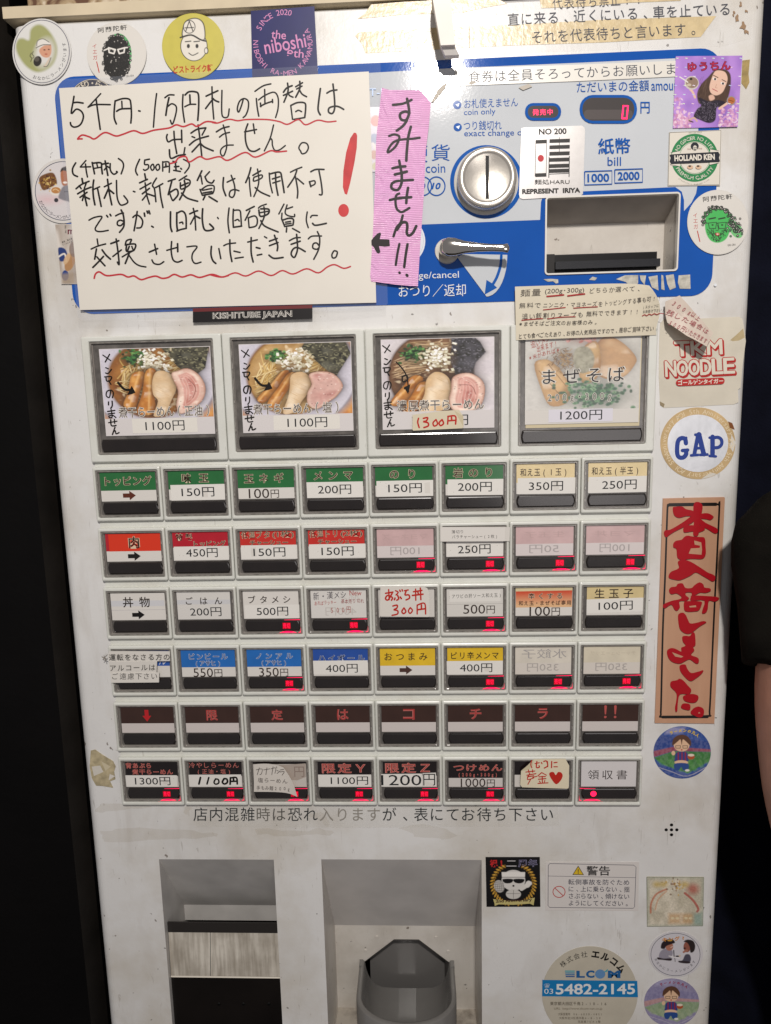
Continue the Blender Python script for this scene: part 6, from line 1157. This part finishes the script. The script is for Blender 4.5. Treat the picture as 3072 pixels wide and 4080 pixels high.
hw(260,320,.360144,20,'190,650 160,650 140,650 190,608 270,628 330,650 440,580 560,618 640,600 760,560 860,590 980,555 1150,530 1230,495 1310,515 1400,485 1460,512 1560,460 1666,470',rw)
hw(840,300,.360144,19,'20,525 80,530 200,490 300,505 400,492 620,492 760,515 850,545 970,492 1050,550 1180,500 1290,518 1385,510',rw)
hw(640,480,.420168,17,'95,410 140,395 175,355 240,345 275,395 370,345 440,370 560,345 640,380 800,305 900,350 1040,290 1100,300 1195,292',rw)
hw(340,930,.348139,19,'105,515 120,465 165,442 250,485 410,470 490,500 560,488 640,530 730,505 810,490 880,515 950,505 1020,470 1110,500 1210,475 1310,505 1450,470 1560,500 1640,482',rw)
hw(840,920,.360144,18,'0,488 130,512 270,465 390,500 530,445 670,495 790,440 910,478 1060,420 1190,465 1290,400 1370,375 1470,415 1545,395',rw)
f.poly('765,287 770,288 772,294 771,320 766,352 757,395 750,421 745,419 741,405 742,370 748,330 757,299',mat('#c43a3c',.5,noise=.25,nscale=120)); f.disc(742.5,455,11.5,14,mat('#c43a3c',.5,noise=.25,nscale=120))
sign = f.build('handwritten_notice','big white sheet of black marker lettering with wavy red underlines','notice',group='paper notices on the machine')
f = Flat(D(.0017),.0017); f.k=-4; fm = film(.09,'#cfd6e4',.08,'lam')
f.add([(116,172),(700,141),(822,134),(838,656),(830,668),(178,692),(168,686)],[tuple(range(7))],fm); f.build('laminate_film', parent=sign)
f = Flat(D(.0028),.0028); f.add([(168,690),(420,692),(675,668),(834,660),(834,682),(700,694),(420,702),(170,708)],[tuple(range(8))],film(.07,'#c6c4c4',.1,'lam2')); f.build('film_edge', parent=sign)
# ---- pink tape with black marker lettering
f = Flat(D(.0008),.0008); YS = .0008
tapem = bpy.data.materials.new('ribbed_tape'); tapem.use_nodes = True; nt = tapem.node_tree; N_ = nt.nodes; p_ = N_['Principled BSDF']; p_.inputs['Roughness'].default_value = .22; p_.inputs['Coat Weight'].default_value=.3
tc = N_.new('ShaderNodeTexCoord'); wv = N_.new('ShaderNodeTexWave'); wv.bands_direction='Z'; wv.inputs['Scale'].default_value = 260; wv.inputs['Distortion'].default_value=.4; nt.links.new(tc.outputs['Object'],wv.inputs['Vector'])
bmp = N_.new('ShaderNodeBump'); bmp.inputs['Strength'].default_value=.5; bmp.inputs['Distance'].default_value=.0006; nt.links.new(wv.outputs['Fac'],bmp.inputs['Height']); wn = N_.new('ShaderNodeTexNoise'); wn.inputs['Scale'].default_value=42; wn.inputs['Distortion'].default_value=1.2; nt.links.new(tc.outputs['Object'],wn.inputs['Vector']); bm2 = N_.new('ShaderNodeBump'); bm2.inputs['Strength'].default_value=.7; bm2.inputs['Distance'].default_value=.004; nt.links.new(wn.outputs['Fac'],bm2.inputs['Height']); nt.links.new(bmp.outputs[0],bm2.inputs['Normal']); nt.links.new(bm2.outputs[0],p_.inputs['Normal'])
nz = N_.new('ShaderNodeTexNoise'); nz.inputs['Scale'].default_value=22; mx_ = N_.new('ShaderNodeMix'); mx_.data_type='RGBA'; mx_.inputs[6].default_value=(*lin('#dba2d4'),1); mx_.inputs[7].default_value=(*lin('#e6acd0'),1); nt.links.new(tc.outputs['Object'],nz.inputs['Vector']); nt.links.new(nz.outputs['Fac'],mx_.inputs[0]); nt.links.new(mx_.outputs[2],p_.inputs['Base Color'])
f.sheet([(825,190),(842,195),(907,195),(919,208),(931,222),(927,270),(920,325),(916,420),(908,530),(903,619),(862,616),(824,611),(802,608),(800,596),(806,500),(810,400),(813,300)], tapem,.0003)
hw(1450,320,.189873,56,'610,520 700,512 830,490 1000,415;905,390 950,640 930,760 880,840 790,830 755,760 780,690 880,660 955,690;900,850 820,960 690,1060;530,1170 640,1140 740,1180 720,1290 640,1420 500,1520 540,1400 640,1290 800,1245 1000,1230 1170,1210;985,980 930,1200 900,1500 890,1690;600,1850 730,1820 870,1810;650,1980 780,1950 900,1920;740,1690 770,1850 795,1980 790,2140',mk)
hw(1450,700,.20339,54,'740,0 740,130 700,240 640,285 545,250 550,160 640,110 800,95 960,85;510,480 640,450 925,425;690,350 630,400 620,540 650,660 730,715 800,690 890,635;865,240 840,400 830,540;760,780 720,920 640,1020 580,1190;650,1060 740,930 830,920 850,1000 840,1120 880,1175 960,1120 1025,990;695,1340 655,1540 625,1750;855,1345 820,1550 790,1790;695,1900 702,1908;838,1945 850,1962',mk)
f.T = K(1450,700,.20339,YS); f.poly('320,1115 340,1135 310,1245 500,1250 510,1385 400,1395 295,1380 325,1500 290,1530 250,1510 190,1400 150,1360 145,1270 190,1210 270,1130',mk)
f.build('tape_strip','vertical strip of ribbed pink tape with black marker lettering and an arrow','tape')
# ================================================================== on top of the machine
crm = mat('#cbbda2',.5,noise=.15,nscale=30)
tr = MB(); tr.box(-.0345,.256,.002,.016,ZT+.0002,ZT+.0075,crm); tr.box(-.030,.256,.016,.20,ZT+.0004,ZT+.004,crm)
tb = tr.build('storage_tray'); tag(tb,'cream plastic tray standing on top of the machine','tray')
def fabric(hexes, sc):
    m = bpy.data.materials.new('patterned_cloth'); m.use_nodes = True; nt = m.node_tree; N = nt.nodes; tc = N.new('ShaderNodeTexCoord'); v = N.new('ShaderNodeTexNoise'); v.inputs['Scale'].default_value = sc; v.inputs['Detail'].default_value = 4; v.inputs['Distortion'].default_value = 1.2
    cr = N.new('ShaderNodeValToRGB'); e = cr.color_ramp.elements; e[0].position=.38; e[0].color=(*lin(hexes[0]),1); e[1].position=.62; e[1].color=(*lin(hexes[1]),1); q = e.new(.5); q.color=(*lin(hexes[2]),1)
    nt.links.new(tc.outputs['Object'],v.inputs['Vector']); nt.links.new(v.outputs['Fac'],cr.inputs[0]); nt.links.new(cr.outputs[0],N['Principled BSDF'].inputs['Base Color']); N['Principled BSDF'].inputs['Roughness'].default_value=.6; return m
tag(boxm('cardboard_box',-.026,.160,.020,.15,ZT+.0043,ZT+.08,fabric(('#5a3a24','#cfc2ac','#a08a6a'),60),bev=.002),'brown and cream patterned box in the tray on top of the machine','box')
tag(boxm('snack_packet',.165,.240,.018,.10,ZT+.0043,ZT+.06,fabric(('#3a2030','#b08a4a','#6a5070'),90),bev=.004),'purple and gold wrapped packet in the tray on top of the machine','packet')
pb_ = MB(); pwh = mat('#cfc8bc',.4,noise=.08,nscale=30); a = pt(972,12,.001); b_ = pt(1092,10,.001); a.z = b_.z = ZT+.0012
pb_.box(a.x,b_.x,-.0004,.10,a.z-.0004,a.z+.004,pwh); pb_.box(a.x,a.x+.0022,-.0004,.10,a.z+.004,a.z+.02,pwh); pb_.box(b_.x-.0022,b_.x,-.0004,.10,a.z+.004,a.z+.02,pwh); pb_.box(a.x,b_.x,-.0004,.0018,a.z+.004,a.z+.02,pwh)
pbo = pb_.build('plastic_case'); 
tag(pbo,'white plastic case sticking out over the top edge of the machine','case')
lg = MB(); lg.box(a.x+.004,b_.x-.004,.02,.09,ZT+.0001,a.z-.0004,pwh); lg.build('case_foot', pbo)
cl = MB(); cw = mat('#e6e2da',.38,noise=.06,nscale=60); cwd = mat('#d9d5d0',.4)
def bar4(p0,p1,w0,w1,y0,y1,th,m):
    for_ = []
    for p,w_,y in ((p0,w0,y0),(p1,w1,y1)):
        for_.append([(p[0]-w_/2,y,p[1]),(p[0]+w_/2,y,p[1]),(p[0]+w_/2,y+th,p[1]),(p[0]-w_/2,y+th,p[1])])
    cl.loft(for_,m,cap0=True,cap1=True)
t0 = pt(953.5,-8,-.020); t1 = pt(968,97,-.017); t2 = pt(977,119,-.012)
bar4((t0.x,t0.z),(t1.x,t1.z),.0115,.0094,-.020,-.017,.006,cw)
bar4((t1.x,t1.z+.0006),(t2.x,t2.z),.0086,.0094,-.0150,-.012,.005,cwd)
cl.box(t0.x-.0057,t0.x+.0057,-.020,-.002,t0.z-.001,t0.z+.006,cw)
clo = cl.build('clothes_peg'); tag(clo,'white plastic peg hanging down over the top edge of the machine','peg')
# ================================================================== the person at the right
skin = mat('#b58572',.5,noise=.16,nscale=55,bump=.15,bscale=700); blk = mat('#171512',.95,spec=.05,noise=.25,nscale=60,bump=.4,bscale=900); trou = mat('#16171d',.9,noise=.2,nscale=50)
YA = -.038
def lx(px,py): p = pt(px,py,YA); return p.x,p.z
PX = .735                                           # body centre
SHZ = 1.405
jo = [('pelvis',(PX,-.04,.93),.125),('waist',(PX,-.045,1.08),.118),('chest',(PX,-.04,1.27),.13),('neck0',(PX,-.035,1.43),.058),('neck',(PX,-.04,1.48),.053),('head',(PX,-.055,1.56),.082),('crown',(PX,-.045,1.64),.078)]
el = lx(1626+143,1475); e2 = lx(1644+131,1745); wr = lx(1735+105,2150)
arm = [(.600,-.045,1.372,.060),(el[0]+.008,YA,lx(1700,1240)[1],.052),(el[0],YA,el[1],.0455),(e2[0],YA,e2[1],.041),(wr[0],YA-.02,wr[1],.030),(wr[0]+.003,YA-.03,wr[1]-.05,.027)]
V,E,Rd = [],[],[]
def chain(pts, start=None):
    prev = start
    for p in pts:
        V.append(p[:3]); Rd.append(p[3] if len(p)>3 else .02); i = len(V)-1
        if prev is not None: E.append((prev,i))
        prev = i
    return prev
for n,p,rr_ in jo: V.append(p); Rd.append(rr_)
E += [(0,1),(1,2),(2,3),(3,4),(4,5),(5,6)]
for sx in (-1,1):
    A = arm if sx<0 else [(2*PX-a[0],a[1],a[2],a[3]) for a in arm]
    w_i = chain(A,2); wx,wy,wz = V[w_i]
    for j,(dx,L) in enumerate(((-.024,.060),(-.009,.072),(.006,.068),(.020,.054))):
        chain([(wx+dx*.2*1,wy+dx*.9,wz-.045,.0105),(wx-sx*.004,wy+dx,wz-.045-L*.5,.0088),(wx-sx*.014,wy+dx*.95,wz-.045-L,.0075)],w_i)
    chain([(wx-sx*.012,wy-.030,wz-.02,.011),(wx-sx*.016,wy-.042,wz-.055,.0095)],w_i)
    chain([(PX+sx*.095,-.04,.84,.095),(PX+sx*.10,-.045,.50,.066),(PX+sx*.10,-.03,.09,.044),(PX+sx*.105,-.11,.035,.040),(PX+sx*.105,-.17,.03,.033)],0)
me = bpy.data.meshes.new('person'); me.from_pydata(V,E,[]); po = bpy.data.objects.new('person_tmp',me); COL.objects.link(po)
md = po.modifiers.new('s','SKIN'); md.use_smooth_shade = True; po.modifiers.new('u','SUBSURF').levels = 2
for i,sv in enumerate(me.skin_vertices[0].data): sv.radius = (Rd[i],Rd[i]*(.72 if i in (1,2) else 1)); sv.use_root = (i==0)
bpy.context.view_layer.update(); dg = bpy.context.evaluated_depsgraph_get(); pm = bpy.data.meshes.new_from_object(po.evaluated_get(dg)); bpy.data.objects.remove(po)
pv = np.array([v.co[:] for v in pm.vertices]); pf = [tuple(p.vertices) for p in pm.polygons]
per = link_mesh('person',pv,pf,[skin],[0]*len(pf),smooth=True); per.location = (0,0,0); 
me = per.data; off = np.array([(pv[:,0].min()+pv[:,0].max())/2,(pv[:,1].min()+pv[:,1].max())/2,pv[:,2].min()]); per.location = Vector(off); WLOC[per] = off
tag(per,'person in a black short-sleeved T-shirt standing at the right edge of the picture','person')
def ringz(cx,cy,z,rx,ry,n=28,wob=0,ph=0): return [(cx+rx*(1+wob*math.sin(3*t+ph))*math.cos(t),cy+ry*(1+wob*math.cos(4*t+ph))*math.sin(t),z) for t in np.linspace(0,2*PI,n,endpoint=False)]
sh = MB()
sh.loft([ringz(PX,-.045,z,rx,ry,wob=.02,ph=z*9) for z,rx,ry in ((.86,.165,.118),(1.0,.158,.112),(1.15,.162,.116),(1.27,.170,.122),(1.35,.168,.112),(1.40,.142,.092),(1.435,.095,.075),(1.455,.070,.068))],blk)
R = []
# sleeve: left outline measured from the photograph, one ring per height
for px,py,rr_ in ((1760,985,.030),(1712,1030,.044),(1664,1078,.055),(1640,1118,.060),(1614,1150,.065),(1598,1166,.067),(1592,1200,.066),(1590,1250,.064),(1594,1340,.062),(1601,1410,.060),(1610,1462,.0575)):
    x,z = lx(px,py); R.append([(x+rr_+rr_*(1+.03*math.sin(3*t+py*.02))*math.cos(t), YA+.002+rr_*.50*math.sin(t), z- .012*math.cos(t)*(1 if py>1100 else .3)+ .010*math.sin(2*t)) for t in np.linspace(0,2*PI,28,endpoint=False)])
x,z = lx(1634,1500); R.append([(x+.054+.053*math.cos(t),YA+.002+.031*math.sin(t),z+.004-.018*math.cos(t)+.006*math.sin(2*t)) for t in np.linspace(0,2*PI,28,endpoint=False)])
R.append([(p[0]+ (x+.054-p[0])*.10,p[1],p[2]+.006) for p in R[-1]])
sh.loft(R,blk,cap0=True)
sh.loft([[(2*PX-p[0],p[1],p[2]) for p in q] for q in R],blk,cap0=True)
sh.build('t_shirt', per, smooth=True)
tr_ = MB()
for sx in (-1,1): tr_.loft([ringz(PX+sx*a,-.042,z,rx,ry) for a,z,rx,ry in ((.085,.95,.088,.118),(.095,.84,.105,.118),(.10,.5,.080,.085),(.102,.1,.068,.075),(.102,.06,.066,.078))],trou)
tr_.build('trousers', per, smooth=True)
hh = MB(); hh.loft([ringz(PX,-.04,z,rx,ry) for z,rx,ry in ((1.52,.084,.075),(1.57,.092,.088),(1.63,.092,.092),(1.68,.078,.08),(1.715,.045,.045),(1.725,.008,.008))],mat('#15110f',.6),cap1=True); hair = hh.build('hair', per, smooth=True)
hair.location.y += .018
fc = MB(); ey = mat('#1a1412',.3); lip = mat('#8d4a42',.5)
for sx in (-1,1):
    fc.cyl((PX+sx*.030,-.128,1.575),(0,-1,0),.008,.004,.004,ey,n=14); fc.loft([ringz(PX+sx*.083,-.05,z,rx,.018,10) for z,rx in ((1.535,.004),(1.555,.010),(1.585,.012),(1.60,.004))],skin)
fc.loft([[(PX-w_,y,z),(PX,y-.012,z),(PX+w_,y,z)] for w_,y,z in ((.006,-.128,1.585),(.010,-.132,1.56),(.014,-.130,1.548),(.010,-.124,1.543))],skin,closed=False)
fc.box(PX-.02,PX+.02,-.134,-.12,1.517,1.525,lip); fc.build('face', per, smooth=True)
